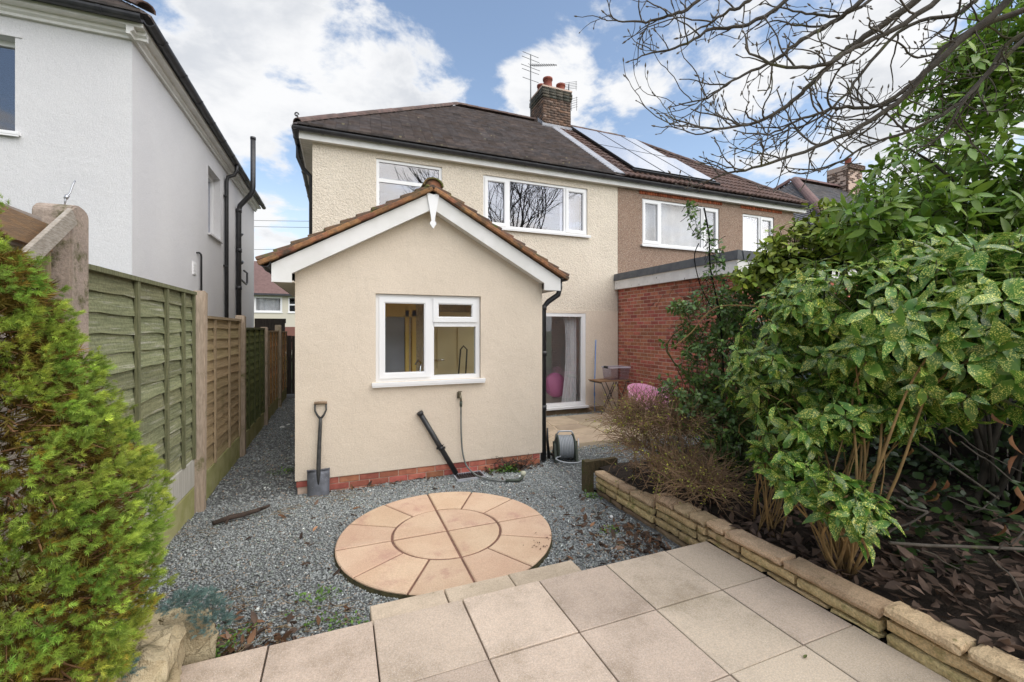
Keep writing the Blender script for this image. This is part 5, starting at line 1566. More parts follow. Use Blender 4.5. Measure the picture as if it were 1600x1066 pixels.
# outside tap, short hose and sprinkler
tp = thing('garden_tap', 'weathered brass garden tap on the cream wall below the kitchen window', 'tap', (1.425, 5.38, .90))
q = MB(); q.box(1.40, 1.45, 5.385, 5.399, .87, .95); q.tube([(1.425, 5.385, .91), (1.425, 5.33, .91), (1.427, 5.315, .89), (1.43, 5.312, .84)], [.016, .016, .015, .015], 8)
q.tube([(1.425, 5.35, .91), (1.425, 5.35, .955)], .010, 6); q.bar((1.40, 5.35, .96), (1.45, 5.35, .96), .010, .012); q.build('body', m_brass, tp)
q = MB(); q.tube([(1.43, 5.312, .84), (1.43, 5.312, .775)], [.019, .016], 8); q.build('connector', m_reel, tp)
hs = thing('short_hose', 'short grey hose hanging from the tap and ending in a sprinkler lance on the gravel', 'hose', (1.45, 5.3, ZG))
pts = [(1.43, 5.312, .78), (1.432, 5.318, .55), (1.44, 5.322, .35), (1.455, 5.315, .18), (1.49, 5.29, .04), (1.54, 5.23, -.03), (1.60, 5.12, -.065), (1.70, 4.99, -.078), (1.80, 4.90, -.078), (1.885, 4.865, -.075)]
def smooth(pts, n=6):
    P = [Vector(p) for p in pts]; out = []
    for i in range(len(P) - 1):
        p0, p1, p2, p3 = P[max(i - 1, 0)], P[i], P[i + 1], P[min(i + 2, len(P) - 1)]
        for k in range(n):
            t = k / n
            out.append(.5 * ((2 * p1) + (-p0 + p2) * t + (2 * p0 - 5 * p1 + 4 * p2 - p3) * t * t + (-p0 + 3 * p1 - 3 * p2 + p3) * t ** 3))
    out.append(P[-1]); return out
q = MB(); q.tube(smooth(pts), .0105, 8); q.build('hose', m_hose, hs)
q = MB(); q.tube([(1.865, 4.87, -.075), (2.03, 4.815, -.072)], [.019, .017], 8); q.tube([(2.02, 4.82, -.072), (2.06, 4.83, -.055), (2.09, 4.86, -.02)], .018, 8); q.build('lance', m_reel, hs)
q = MB(); q.lathe((2.085, 4.85, -.03), (.35, .3, .9), [(.0, -.01), (.028, -.005), (.032, .02), (.030, .045), (0, .052)], 12); q.build('sprinkler_head', m_paleplast, hs)

# hose reel
hrl = thing('hose_reel', 'olive garden hose reel wound with pale grey hose, beside the black downpipe', 'hose reel', (2.98, 5.42, ZG))
cx_, cy_, cz_ = 2.98, 5.42, .085
axd = Vector((.93, -.30, .0)).normalized(); per = Vector((-axd.y, axd.x, 0))
C0 = Vector((cx_, cy_, cz_))
for s_ in (-1, 1):
    q = MB(); q.lathe(C0 + axd * (.105 * s_), axd * s_, [(.02, .0), (.17, .0), (.185, .006), (.185, .016), (.15, .02), (.06, .022), (.04, .035), (0, .035)], 28)
    q.build('side_disc', m_reel, hrl)
q = MB()
for lay, R_ in ((0, .115), (1, .136), (2, .155)):
    for k in range(9):
        o_ = C0 + axd * (-.092 + .0225 * k + (.005 * (lay % 2)))
        u_ = Vector((0, 0, 1))
        pts = [o_ + (per * math.cos(t) + u_ * math.sin(t)) * (R_ + random.uniform(-.003, .003)) for t in [2 * math.pi * i / 22 for i in range(23)]]
        q.tube(pts, .0115, 6, caps=False)
q.build('coiled_hose', m_hosep, hrl)
q = MB(); q.tube([C0 - axd * .11, C0 + axd * .11], .10, 14)
for s_ in (-1, 1):
    o_ = C0 + axd * (.150 * s_)
    for t in (-1, 1): q.bar(o_ + per * (.02 * t) + Vector((0, 0, .05)), o_ + per * (.12 * t) - Vector((0, 0, .185)), .045, .03, axd)
    q.bar(o_ + per * .09 - Vector((0, 0, .175)), o_ - per * .09 - Vector((0, 0, .175)), .035, .02)
    q.box(o_.x - .02, o_.x + .02, o_.y - .02, o_.y + .02, o_.z - .0, o_.z + .08)
q.build('frame', m_reel, hrl)
q = MB(); hp = []
for t in [i / 10 for i in range(11)]:
    hp.append(C0 + axd * (-.15 + .30 * t) + Vector((0, 0, .07 + .15 * min(1, math.sin(math.pi * t) * 2.2))) + per * .0)
q.tube(hp, .011, 6); q.tube([C0 + axd * .17, C0 + axd * .20, C0 + axd * .20 + per * .05 + Vector((0, 0, .10))], .009, 6); q.build('carry_handle', m_steel, hrl)
q = MB(); q.tube(smooth([C0 - axd * .09 - per * .15 + Vector((0, 0, -.09)), C0 - axd * .16 - per * .17 + Vector((0, 0, -.12)), C0 - axd * .05 - per * .24 - Vector((0, 0, .15)), C0 + axd * .14 - per * .19 - Vector((0, 0, .172)), C0 + axd * .22 - per * .10 - Vector((0, 0, .172))]), .0105, 6); q.build('loose_end', m_hosep, hrl)
q = MB(); q.tube([(2.79, 5.55, ZG + .01), (2.75, 5.52, .18), (2.745, 5.51, .35)], [.024, .018, .012], 6); q.tube([(2.80, 5.50, -.02), (2.83, 5.33, -.03)], .02, 6)
tag(q.build('hose_nozzle', m_black), 'black hose nozzle propped between the downpipe and the hose reel', 'nozzle')

# folding table, storage box, pole, pink things
ft = thing('folding_table', 'small folding wooden table with thin crossed dark legs by the brick wall', 'table', (5.48, 7.95, ZF))
TZ = .66
for k in range(6):
    q = MB(); y = 7.72 + k * .075; q.box(5.06, 5.86, y, y + .066, TZ - .018, TZ); q.build('slat', m_table, ft)
q = MB(); q.box(5.09, 5.12, 7.72, 8.16, TZ - .045, TZ - .019); q.box(5.80, 5.83, 7.72, 8.16, TZ - .045, TZ - .019); q.build('rim', m_tleg, ft)
for x0_, x1_, y in ((5.13, 5.46, 7.75), (5.46, 5.13, 7.77), (5.46, 5.80, 8.12), (5.80, 5.46, 8.14), (5.50, 5.79, 7.75), (5.79, 5.50, 7.77)):
    q = MB(); q.tube([(x0_, y, TZ - .03), (x1_, y, ZF)], .009, 6); q.build('leg', m_tleg, ft)
sb = thing('storage_box', 'clear plastic storage box standing on the folding table', 'box', (5.62, 7.93, TZ))
bx_ = []
def shell(z, k): return [(5.62 + sx * (.245 * k), 7.93 + sy * (.17 * k), z) for sx, sy in ((-1, -1), (1, -1), (1, 1), (-1, 1))]
v = shell(TZ + .004, .88) + shell(TZ + .27, 1.0) + shell(TZ + .27, .985) + shell(TZ + .01, .865)
f = [(0, 1, 2, 3), (12, 13, 14, 15)] + [(r * 4 + i, r * 4 + (i + 1) % 4, r * 4 + 4 + (i + 1) % 4, r * 4 + 4 + i) for r in range(3) for i in range(4)]
q = MB(); q.add(v, f); q.build('tub', m_box, sb)
q = MB()
rim = shell(TZ + .272, 1.04)
for i in range(4): q.bar(rim[i], rim[(i + 1) % 4], .016, .022)
q.build('rim', mat('pale lilac plastic', (.62, .58, .64), rough=.4), sb)
q = MB(); q.box(5.345, 5.37, 7.85, 7.99, TZ + .25, TZ + .30); q.build('clip', m_black, sb)
q = MB(); q.tube([(5.235, 8.17, ZF), (5.252, 8.21, .42), (5.40, 8.382, 1.515)], .011, 8); q.tube([(5.243, 8.19, .28), (5.25, 8.205, .36)], .016, 8)
tag(q.build('pole', m_pole), 'thin blue pole leaning against the house wall beside the glass door', 'pole')
pk = thing('pink_chair', 'rounded pink plastic tub chair half hidden behind the brown shrub by the brick wall', 'chair', (5.50, 6.75, ZF))
v, f = [], []
NA, NB = 22, 8
for j in range(NB + 1):
    for i in range(NA + 1):
        a = math.radians(-35 + 250 * i / NA); t = j / NB
        top = .40 + .33 * max(0, math.sin(math.radians(min(180, max(0, (i / NA) * 180))))) ** .7
        r = .30 + .07 * t
        v.append((5.50 + math.cos(a) * r, 6.75 + math.sin(a) * r, ZF + .03 + (top - .03) * t))
f = [(j * (NA + 1) + i, j * (NA + 1) + i + 1, (j + 1) * (NA + 1) + i + 1, (j + 1) * (NA + 1) + i) for j in range(NB) for i in range(NA)]
q = MB(); q.add(v, f, True); o = q.build('shell', m_pink, pk, fix=False)
md = o.modifiers.new('thickness', 'SOLIDIFY'); md.thickness = .035
q = MB(); q.lathe((5.50, 6.75, ZF + .36), (0, 0, 1), [(0, .02), (.2, .03), (.29, .0), (.30, -.06), (.29, -.1), (0, -.1)], 22); q.build('seat', m_pink, pk)
q = MB()
for k in range(26):
    a = random.uniform(0, 6.28); r = random.uniform(0, .12)
    c = Vector((5.60 + r * math.cos(a), 6.28 + r * math.sin(a), .60 + random.uniform(-.1, .1)))
    q.lathe(c, (random.gauss(0, 1), random.gauss(0, 1), 1), [(0, -.035), (.03, -.025), (.045, 0), (.03, .025), (0, .035)], 7)
q.tube([(5.60, 6.28, ZF), (5.60, 6.28, .5)], .06, 8)
tag(q.build('pink_bundle', m_pink), 'crumpled pink plastic bundle beside the pink chair, showing through the twigs', 'bundle')
q = MB(); q.lathe((4.66, HY + .55, .46), (0, -1, .25), [(0, -.13), (.18, -.12), (.27, -.05), (.29, .02), (.25, .09), (.12, .13), (0, .14)], 20)
pi = q.build('pink_stool', mat('pink indoor seat', (.50, .16, .32), rough=.6)); tag(pi, 'round pink stool indoors behind the glass door and its curtain', 'stool')
q = MB(); q.tube([(4.2, HY + .5, .2), (4.2, HY + .5, 1.62)], .02, 6); q.lathe((4.2, HY + .5, .08), (0, 0, 1), [(0, -.02), (.15, -.02), (.15, .0), (.02, .02)], 12); q.lathe((4.2, HY + .5, 1.62), (0, 0, 1), [(.12, 0), (.07, .18), (.06, .18)], 12)
tag(q.build('floor_lamp', m_curtain), 'slim pale floor lamp, unlit, standing indoors behind the glass door', 'lamp')

# rotten branch on the gravel
q = MB(); q.tube([(-1.10, 4.80, -.065), (-.98, 4.87, -.06), (-.86, 4.89, -.055), (-.74, 4.95, -.05), (-.66, 5.01, -.045)], [.020, .026, .024, .020, .014], 8)
q.tube([(-.74, 4.95, -.05), (-.70, 4.93, -.03), (-.66, 4.94, -.02)], [.012, .009, .005], 5)
tag(q.build('fallen_branch', m_stick), 'short rotten dark branch lying on the gravel by the fence', 'branch')
q = MB()
for x, y, s_ in ((.3, 2.9, .01), (2.42, 4.5, .016), (2.3, 3.1, .012), (-1.0, 9.2, .05), (-.92, 9.4, .04), (-.35, 3.6, .009), (-.1, 4.3, .008), (2.5, 3.6, .02)):
    q.lathe((x, y, gz(x, y) + .012), (random.gauss(0, .3), random.gauss(0, .3), 1), [(0, -s_ * .4), (s_, -s_ * .2), (s_ * .8, s_ * .3), (0, s_ * .4)], 6, False)
o = q.build('pale_litter', m_litter); o['kind'] = 'stuff'

# ------------------------------------------------------------------ fallen leaves
LF = leaf_shape(.42, .35, .10, 3)
def litter(name, pts, m, smin, smax, flat=.35, cols=((1, 1, 1),)):
    Ms, Cs = [], []
    for x, y, z in pts:
        s_ = random.uniform(smin, smax)
        R = Matrix.Rotation(random.random() * 6.28, 3, 'Z') @ Matrix.Rotation(random.gauss(0, flat), 3, 'X') @ Matrix.Rotation(random.gauss(-.1, flat), 3, 'Y')
        Ms.append(np.array(mat4((x, y, z), R, (s_, s_, s_ * random.uniform(-1.5, 2.5)))))
        g = random.lognormvariate(0, .35); c = random.choice(cols)
        Cs.append((g * c[0], g * c[1], g * c[2]))
    return link(name, scatter_mesh(name, LF[0], LF[1], Ms, Cs), m, kind='stuff')
pts = []
for k in range(1500):
    y = random.uniform(-.6, 2.6); x = 2.86 + abs(random.gauss(0, .8)); pts.append((x, y, .20 + min(.14, .1 * max(0, x - 2.9)) + (.06 if y < 1.6 else 0) + random.uniform(0, .03)))
for k in range(700): pts.append((random.uniform(2.85, 5.5), random.uniform(2.4, 4.2), .17 + random.uniform(0, .05)))
litter('leaf_litter', pts, m_deadleaf, .05, .13)
pts = []
for k in range(520):
    x = min(2.66, 2.60 - abs(random.gauss(0, .34))); y = random.gauss(3.0, .36)
    if y < 2.64 or (x < 1.63 and y < 2.82) or math.hypot(x - CCX, y - CCY) < CR + .02: continue
    pts.append((x, y, gz(x, y) + .012))
for k in range(420):
    x = random.gauss(-.58, .27); y = 2.66 + abs(random.gauss(0, .24))
    if y > 2.64 and x < .15: pts.append((x, y, gz(x, y) + .014))
for k in range(120):
    x = random.uniform(1.75, 2.55); pts.append((x, 5.38 - abs(random.gauss(.05, .07)), gz(x, 5.3) + .015))
for k in range(60):
    x = random.uniform(-.3, 1.2); pts.append((x, 5.38 - abs(random.gauss(.0, .05)), gz(x, 5.3) + .012))
for k in range(150):
    x = random.uniform(-1.2, 2.6); y = random.uniform(2.7, 5.2)
    if math.hypot(x - CCX, y - CCY) > CR + .02 and not (x < 1.63 and y < 2.82): pts.append((x, y, gz(x, y) + .012))
litter('fallen_leaves', pts, m_deadleaf, .025, .095, .4, ((1, 1, 1), (1.5, 1.2, .9), (.6, .6, .6)))
pts = []
for k in range(20):
    a = random.uniform(-46, -26); r = random.uniform(.72, .92); pts.append((CCX + r * math.cos(math.radians(a)), CCY + r * math.sin(math.radians(a)), ZC + .004))
litter('leaf_crumbs', pts, m_deadleaf, .012, .032, .25, ((.6, .6, .6), (.8, .7, .6)))
tw = MB()
for cx_, cy_, n_, sp_ in ((-.85, 3.35, 110, .24), (-.6, 3.0, 90, .20), (-.1, 3.0, 30, .15), (-.55, 4.95, 16, .12), (-.05, 5.2, 40, .16), (2.35, 3.2, 30, .2), (-1.1, 4.7, 14, .15)):
    for k in range(n_):
        x, y = random.gauss(cx_, sp_), random.gauss(cy_, sp_ * .7)
        if y < 2.66 or y > 5.37: continue
        if math.hypot(x - CCX, y - CCY) < CR + .03: continue
        a = random.random() * 6.28; L = random.uniform(.04, .14); z = gz(x, y) + .016
        tw.tube([(x, y, z), (x + math.cos(a) * L * .5, y + math.sin(a) * L * .5, z + random.uniform(0, .012)), (x + math.cos(a + .3) * L, y + math.sin(a + .3) * L, z)], .0018, 3)
o = tw.build('dry_stalks', mat('straw stalks', (.33, .25, .14), (.22, .15, .085), scale=9, rough=1)); o['kind'] = 'stuff'
# one leaf lying on the slabs, one on the right
for (x, y, a_, s_, lab) in ((.42, 1.92, .9, .09, 'curled brown leaf lying on a paving slab near the lower edge of the patio'), (2.18, 1.48, .2, .035, 'small dark oval leaf lying on a slab near the low stone wall')):
    me = bpy.data.meshes.new('stray_leaf'); sh = leaf_shape(.45, .5, -.12, 4); me.from_pydata([(p[0] * s_, p[1] * s_, p[2] * s_) for p in sh[0]], [], sh[1])
    o = link('stray_leaf', me, m_deadleafo if s_ > .05 else m_gstem, loc=(x, y, ZP + .008)); o.rotation_euler.z = a_
    tag(o, lab, 'leaf')

# ------------------------------------------------------------------ plants
def pick_seen(leaves, n, cell=10):
    """indices of the leaves nearest to the photograph's side of a plant, largest first"""
    best = {}
    for i, L in enumerate(leaves):
        p = L[0] + L[1] * (L[3] * .5)
        s_ = px_of(p)
        if not s_ or not (-30 < s_[0] < 1630 and -30 < s_[1] < 1096): continue
        key = (int(s_[0] // cell), int(s_[1] // cell))
        if key not in best or best[key][0] > s_[2]: best[key] = (s_[2], i, L[3] / s_[2])
    got = sorted(best.values(), key=lambda b: -b[2])
    return [g[1] for g in got[:n]]

def plant_leaves(parent, leaves, shapes, m_ind, m_join, n_ind, name='leaf', colvar=.25, cell=10, joined='foliage'):
    """leaves: (point, direction, normal, length)"""
    meshes = [leaf_data(name, s_, m_ind) for s_ in shapes]
    ind = set(pick_seen(leaves, n_ind, cell)) if n_ind else set()
    w = WLOC[parent]
    groups = [([], []) for _ in shapes]
    for i, (p, d, nn, L) in enumerate(leaves):
        k = i % len(shapes)
        R = basis(d, nn)
        wd = L * random.uniform(.85, 1.15)
        if i in ind:
            o = link(name, meshes[k], None, parent, loc=p)
            o.rotation_mode = 'QUATERNION'; o.rotation_quaternion = R.to_quaternion(); o.scale = (L, wd, L)
        else:
            groups[k][0].append(np.array(mat4(p - w, R, (L, wd, L))))
            g = random.lognormvariate(0, colvar); t = random.uniform(-.12, .12)
            groups[k][1].append((g * (1 + t), g, g * (1 - t)))
    ms = [scatter_mesh(joined, s_[0], s_[1], g[0], g[1]) for s_, g in zip(shapes, groups) if g[0]]
    me = join_scatter(joined, ms) if len(ms) > 1 else ms[0]
    me.polygons.foreach_set('use_smooth', [True] * len(me.polygons))
    return link(joined, me, m_join, parent, kind='stuff')

def rand_dir():
    v = Vector((random.gauss(0, 1), random.gauss(0, 1), random.gauss(0, 1))); return v.normalized()

def shell_points(ells, n, inner=.55):
    """points and outward directions in a set of ellipsoids (centre, (rx, ry, rz)); thinned by noise for gaps"""
    ws = [r[0] * r[1] + r[1] * r[2] + r[0] * r[2] for c, r in ells]
    out = []
    while len(out) < n:
        c, r = random.choices(ells, ws)[0]
        d = rand_dir(); t = (inner + (1 - inner) * random.random() ** .6)
        p = Vector((c[0] + d.x * r[0] * t, c[1] + d.y * r[1] * t, c[2] + d.z * r[2] * t))
        if mnoise.noise(p * 2.6) < -.18 and random.random() < .85: continue
        nd = Vector((d.x / r[0], d.y / r[1], d.z / r[2])).normalized()
        out.append((p, nd))
    return out

def rosettes(tips, per=(5, 8), length=(.10, .16), droop=.35, upw=.45, spread=(.9, 1.5)):
    leaves, axes = [], []
    for p, nd in tips:
        ax = (nd + UP * upw + rand_dir() * .35).normalized()
        axes.append(ax)
        s_ = ax.cross(UP)
        if s_.length < .1: s_ = Vector((1, 0, 0))
        s_.normalize(); t_ = ax.cross(s_)
        n = random.randint(*per); ph = random.random() * 6.28
        for k in range(n):
            a = ph + k * 2.4
            rad = s_ * math.cos(a) + t_ * math.sin(a)
            el = random.uniform(*spread)
            d = (ax * math.cos(el) + rad * math.sin(el) - UP * (droop * random.uniform(.4, 1.4))).normalized()
            nn = (ax - d * ax.dot(d)) + UP * .35 + rand_dir() * .22
            L = random.uniform(*length) * (.6 if k == n - 1 else 1)
            leaves.append((p - ax * (.018 * k / 2) + d * .012, d, nn, L))
    return leaves, axes

def stems_to(parent, base_pts, tips, m, r0=.014, r1=.004, n_parts=10, kind_name='stem', sag=.1, every=1, sides=5):
    """stems from the base to the tips: first ones as parts, the rest joined"""
    rest = MB()
    for i, (p, nd) in enumerate(tips[::every]):
        b = Vector(random.choice(base_pts)) + Vector((random.gauss(0, .04), random.gauss(0, .04), 0))
        d = p - b
        m1 = b + d * .35 + Vector((random.gauss(0, sag), random.gauss(0, sag), .12 * d.length))
        m2 = b + d * .72 + Vector((random.gauss(0, sag), random.gauss(0, sag), .10 * d.length)) - nd * .04
        pts = smooth([b, m1, m2, p], 4)
        n = len(pts); rr = [r0 + (r1 - r0) * k / (n - 1) for k in range(n)]
        if i < n_parts:
            q = MB(); q.tube(pts, rr, sides); q.build(kind_name, m, parent)
        else: rest.tube(pts, [x * .6 for x in rr], 4)
    if rest.v: rest.build(kind_name + '_joined', m, parent, kind='stuff')

def twigs_back(parent, tips, axes, m, L=.14, r=.004, name='twig'):
    q = MB()
    for (p, nd), ax in zip(tips, axes):
        q.tube([p + ax * .015, p - ax * L * .5 - UP * .01, p - (ax + nd * .5).normalized() * L - UP * .03], [r * .8, r, r * 1.2], 4, caps=False)
    return q.build(name, m, parent, kind='stuff')

def E_(px, py, d, rx, ry, dep):
    c = at(px, py, d)
    return (c, (rx * d / F_PX, dep, ry * d / F_PX))

# --- green laurel, upper right
lt = thing('laurel_tree', 'tall plain green laurel rising above the spotted shrub at the right edge', 'tree', (4.9, 1.7, .3))
le = [E_(1600, 215, 3.7, 230, 190, .75), E_(1480, 300, 3.5, 150, 110, .5), E_(1640, 60, 3.9, 170, 120, .6), E_(1395, 345, 3.4, 120, 75, .4), E_(1580, 380, 3.4, 180, 90, .5), E_(1625, 330, 3.3, 130, 110, .4), E_(1530, 130, 3.8, 90, 80, .4)]
tips = shell_points(le, 1300, .35)
lv, ax = rosettes(tips, (5, 8), (.095, .15), .25, .5, (.7, 1.4))
LS = [leaf_shape(.34, .20, .16, 4), leaf_shape(.38, .28, .24, 4), leaf_shape(.31, .10, .10, 4)]
plant_leaves(lt, lv, LS, m_lau, m_lauj, 290)
twigs_back(lt, tips, ax, m_gstem, .16)
stems_to(lt, [(4.9, 1.7, .25), (5.1, 1.9, .25), (4.7, 1.8, .25)], tips, mat('dark laurel bark', (.05, .042, .032), (.035, .03, .022), scale=14, rough=.95), .028, .006, 6, 'trunk', .15, 110)

# --- spotted laurel (the big shrub)
au = thing('spotted_laurel', 'big spotted laurel shrub with yellow speckled leaves overhanging the low stone wall', 'shrub', (3.5, 2.0, .2))
ae = [E_(1440, 520, 2.75, 190, 125, .55), E_(1260, 560, 3.25, 130, 120, .5), E_(1570, 500, 2.45, 160, 130, .5), E_(1330, 470, 3.1, 150, 70, .45), E_(1200, 600, 3.5, 80, 70, .35), E_(1500, 430, 2.9, 180, 70, .5), E_(1330, 630, 2.8, 75, 55, .25), E_(1240, 660, 3.0, 70, 50, .25), E_(1450, 600, 2.7, 130, 60, .35), E_(1520, 610, 2.5, 120, 50, .3), E_(1390, 650, 2.65, 50, 35, .2), E_(1215, 685, 3.05, 60, 60, .2), E_(1250, 730, 2.85, 45, 45, .15), E_(1300, 775, 2.5, 55, 45, .15), E_(1345, 800, 2.42, 45, 50, .12)]
tips = shell_points([ae[0], ae[2], ae[5]], 600, .45)
lv, ax = rosettes(tips, (6, 9), (.09, .17), .5, .35, (.7, 1.6))
tips_b = shell_points([ae[1], ae[3], ae[4]] + ae[6:], 740, .45)
lv_b, ax_b = rosettes(tips_b, (6, 9), (.07, .13), .5, .35, (.8, 1.6))
tips, lv, ax = tips + tips_b, lv + lv_b, ax + ax_b
low_t = [(at(1325, 775, 2.42), Vector((-.3, -.6, .4)).normalized()), (at(1370, 800, 2.36), Vector((.2, -.7, .3)).normalized()), (at(1300, 800, 2.5), Vector((-.5, -.5, .4)).normalized()), (at(1350, 835, 2.36), Vector((0, -.8, .1)).normalized()), (at(1215, 735, 2.9), Vector((-.4, -.6, .4)).normalized()), (at(1240, 770, 2.75), Vector((-.4, -.6, .4)).normalized()), (at(1195, 700, 3.1), Vector((-.4, -.6, .4)).normalized())]
lv2, ax2 = rosettes(low_t, (6, 8), (.10, .15), .4, .4, (.8, 1.5))
AS = [leaf_shape(.42, .22, .20, 5, .10), leaf_shape(.46, .30, .45, 5, .08), leaf_shape(.36, .14, .12, 5, .10), leaf_shape(.40, .35, .38, 5, .06)]
plant_leaves(au, lv + lv2, AS, m_auc, m_aucj, 296)
twigs_back(au, tips + low_t, ax + ax2, m_gstem, .16, .005)
stems_to(au, [(3.02, 1.80, .18), (3.06, 1.86, .18)], [t for t in tips if t[0].z < 1.75 and t[0].x < 3.5], m_stem, .010, .004, 12, 'stem', .05, 16, 6)
stems_to(au, [(3.04, 2.35, .18), (3.15, 2.5, .18)], [t for t in tips if t[0].z < 1.6 and t[0].y > 1.9], m_stem, .007, .003, 12, 'stem', .08, 12, 6)
stems_to(au, [(3.02, 1.78, .2)], low_t, m_stem, .008, .005, 7, 'stem', .03, 1, 6)
for k, (px, py, d) in enumerate(((1385, 655, 2.7), (1393, 668, 2.66), (1415, 655, 2.7), (1425, 700, 2.6), (1550, 645, 2.3), (1582, 680, 2.25), (1460, 750, 2.6), (1465, 770, 2.55), (1480, 750, 2.6), (1570, 820, 2.35), (1590, 760, 2.1), (1595, 780, 2.1), (1485, 680, 2.55), (1590, 712, 2.2))):
    me = leaf_data('withered_leaf', leaf_shape(.40, .5, .35, 4), m_deadleafo)
    o = link('withered_leaf', me, None, au, loc=at(px, py, d), label='withered brown leaf hanging under the spotted shrub')
    o.rotation_mode = 'QUATERNION'; o.rotation_quaternion = basis(Vector((random.gauss(0, .25), random.gauss(0, .25), -1)), rand_dir()).to_quaternion()
    s_ = random.uniform(.065, .10); o.scale = (s_, s_ * random.uniform(.5, .9), s_ * 1.6)

# --- holly
ho = thing('holly_bush', 'dark small leaved holly bush in front of the red brick wall', 'shrub', (4.0, 3.6, .1))
he = [E_(1120, 500, 4.5, 85, 60, .4), E_(1150, 570, 4.4, 100, 70, .4), E_(1080, 620, 4.4, 70, 50, .35), E_(1130, 670, 4.3, 90, 60, .35), E_(1190, 470, 4.5, 80, 60, .4), E_(1075, 530, 4.6, 50, 40, .25), E_(1230, 430, 4.6, 60, 50, .4), E_(1060, 480, 4.7, 40, 18, .15), E_(1200, 650, 4.1, 70, 60, .3)]
tips = shell_points(he, 950, .25)
lv, ax = rosettes(tips, (6, 9), (.038, .065), .15, .3, (.6, 1.5))
plant_leaves(ho, lv, [leaf_shape(.55, .35, .15, 5, .28), leaf_shape(.5, .2, .3, 5, .28)], m_holly, m_holly, 0, colvar=.4)
twigs_back(ho, tips, ax, m_gstem, .12, .003)
stems_to(ho, [(3.9, 3.6, .1), (4.1, 3.5, .1)], tips, m_gstem, .016, .004, 6, 'stem', .12, 14)

# --- slender rose-like shrub rising in front of the brown house
ro = thing('climbing_rose', 'slender leafy climber rising alone in front of the brown house window', 'shrub', (3.6, 3.3, .1))
tips = []
for k in range(90):
    t = random.random(); px = 1112 + 26 * math.sin(t * 5) * t - 10 * t + random.gauss(0, 13 * (1.2 - t)); py = 470 - 150 * t + random.gauss(0, 6)
    tips.append((at(px, py, 4.2 + random.gauss(0, .1)), rand_dir()))
lv, ax = rosettes(tips, (3, 5), (.03, .055), .1, .4, (.5, 1.5))
plant_leaves(ro, lv, [leaf_shape(.6, .2, .15, 3)], m_holly, m_holly, 0, colvar=.3)
twigs_back(ro, tips, ax, m_twig, .08, .0025)
q = MB(); q.tube(smooth([Vector((3.6, 3.3, .1)), at(1130, 600, 4.3), at(1125, 500, 4.3), at(1110, 420, 4.2), at(1108, 370, 4.2), at(1100, 325, 4.2)], 4), .008, 5, caps=False); q.tube(smooth([at(1125, 500, 4.3), at(1098, 455, 4.3), at(1085, 405, 4.25), at(1092, 380, 4.2)], 4), .005, 5); q.build('stem', m_twig, ro)

# --- yellow green thin branches between the laurels and the house
yb = thing('loose_shrub', 'loose straggling shrub with rounded yellow green leaves reaching left over the brick extension', 'shrub', (4.6, 3.0, .2))
ye = [E_(1270, 400, 4.1, 70, 45, .3), E_(1210, 415, 4.2, 55, 40, .3), E_(1320, 390, 4.0, 60, 50, .3), E_(1230, 370, 4.2, 40, 22, .2), E_(1170, 430, 4.2, 35, 25, .2), E_(1290, 350, 4.1, 50, 35, .25)]
tips = shell_points(ye, 420, .2)
lv, ax = rosettes(tips, (4, 6), (.06, .095), .2, .5, (.6, 1.4))
plant_leaves(yb, lv, [leaf_shape(.62, .2, .15, 4), leaf_shape(.55, .3, .2, 4)], m_yleaf, leafmat('yellowing leaf', (.30, .36, .05), (.21, .29, .04), attr=True, rough=.45), 0, colvar=.4)
twigs_back(yb, tips, ax, m_twig, .14, .0035)
stems_to(yb, [(4.6, 3.0, .2)], tips, m_gstem, .014, .004, 5, 'stem', .15, 14)
q = MB(); q.tube(smooth([at(1450, 330, 3.6), at(1385, 375, 3.6), at(1315, 395, 3.7), at(1250, 420, 3.8), at(1195, 455, 3.9)], 5), [.010 - .0003 * k for k in range(21)], 6); q.build('cane', m_twig, yb)
q = MB(); q.tube(smooth([at(1195, 480, 4.0), at(1120, 480, 4.1), at(1080, 520, 4.15), at(1050, 545, 4.2)], 4), .006, 5); q.build('cane', m_stem, yb)

# --- brown twiggy shrub with few yellow leaves
sr = thing('twiggy_shrub', 'mound of thin bare brown twigs dotted with tiny yellow leaves, behind the low stone wall', 'shrub', (3.1, 3.5, .15))
se = [E_(1010, 690, 4.3, 75, 70, .4), E_(1060, 720, 4.0, 80, 60, .35), E_(1100, 745, 3.7, 80, 50, .3), E_(985, 650, 4.5, 55, 55, .3), E_(1015, 635, 4.4, 60, 45, .3), E_(1060, 660, 4.2, 60, 60, .3)]
q = MB(); lvp = []
for k in range(2700):
    c, r = random.choice(se)
    d = rand_dir(); d.z = abs(d.z) * .8 + .05 if random.random() < .75 else d.z; t = random.uniform(.1, .8)
    p = Vector((c[0] + d.x * r[0] * t, c[1] + d.y * r[1] * t, c[2] + d.z * r[2] * t - .1))
    dr = (Vector((d.x, d.y, abs(d.z) * .8 + .2)) + rand_dir() * .6).normalized()
    pts = [p]; L = random.uniform(.10, .34)
    for s_ in range(4):
        dr = (dr + rand_dir() * .42 - UP * .12).normalized(); pts.append(pts[-1] + dr * (L / 4))
        if random.random() < .13: lvp.append((pts[-1], dr))
    q.tube(pts, [.0030, .0026, .0022, .0017, .0012], 3, caps=False)
for k in range(26):
    b = Vector((3.1 + random.gauss(0, .2), 3.5 + random.gauss(0, .3), .12)); c, r = random.choice(se)
    e = Vector(c) + rand_dir() * .25
    q.tube(smooth([b, b.lerp(e, .5) + Vector((random.gauss(0, .06), random.gauss(0, .06), .06)), e], 4), [.007 - .0005 * i for i in range(9)], 4, caps=False)
me = q.mesh('twig', WLOC[sr], False)
a_ = me.color_attributes.new('Col', 'FLOAT_COLOR', 'POINT'); cc_ = []
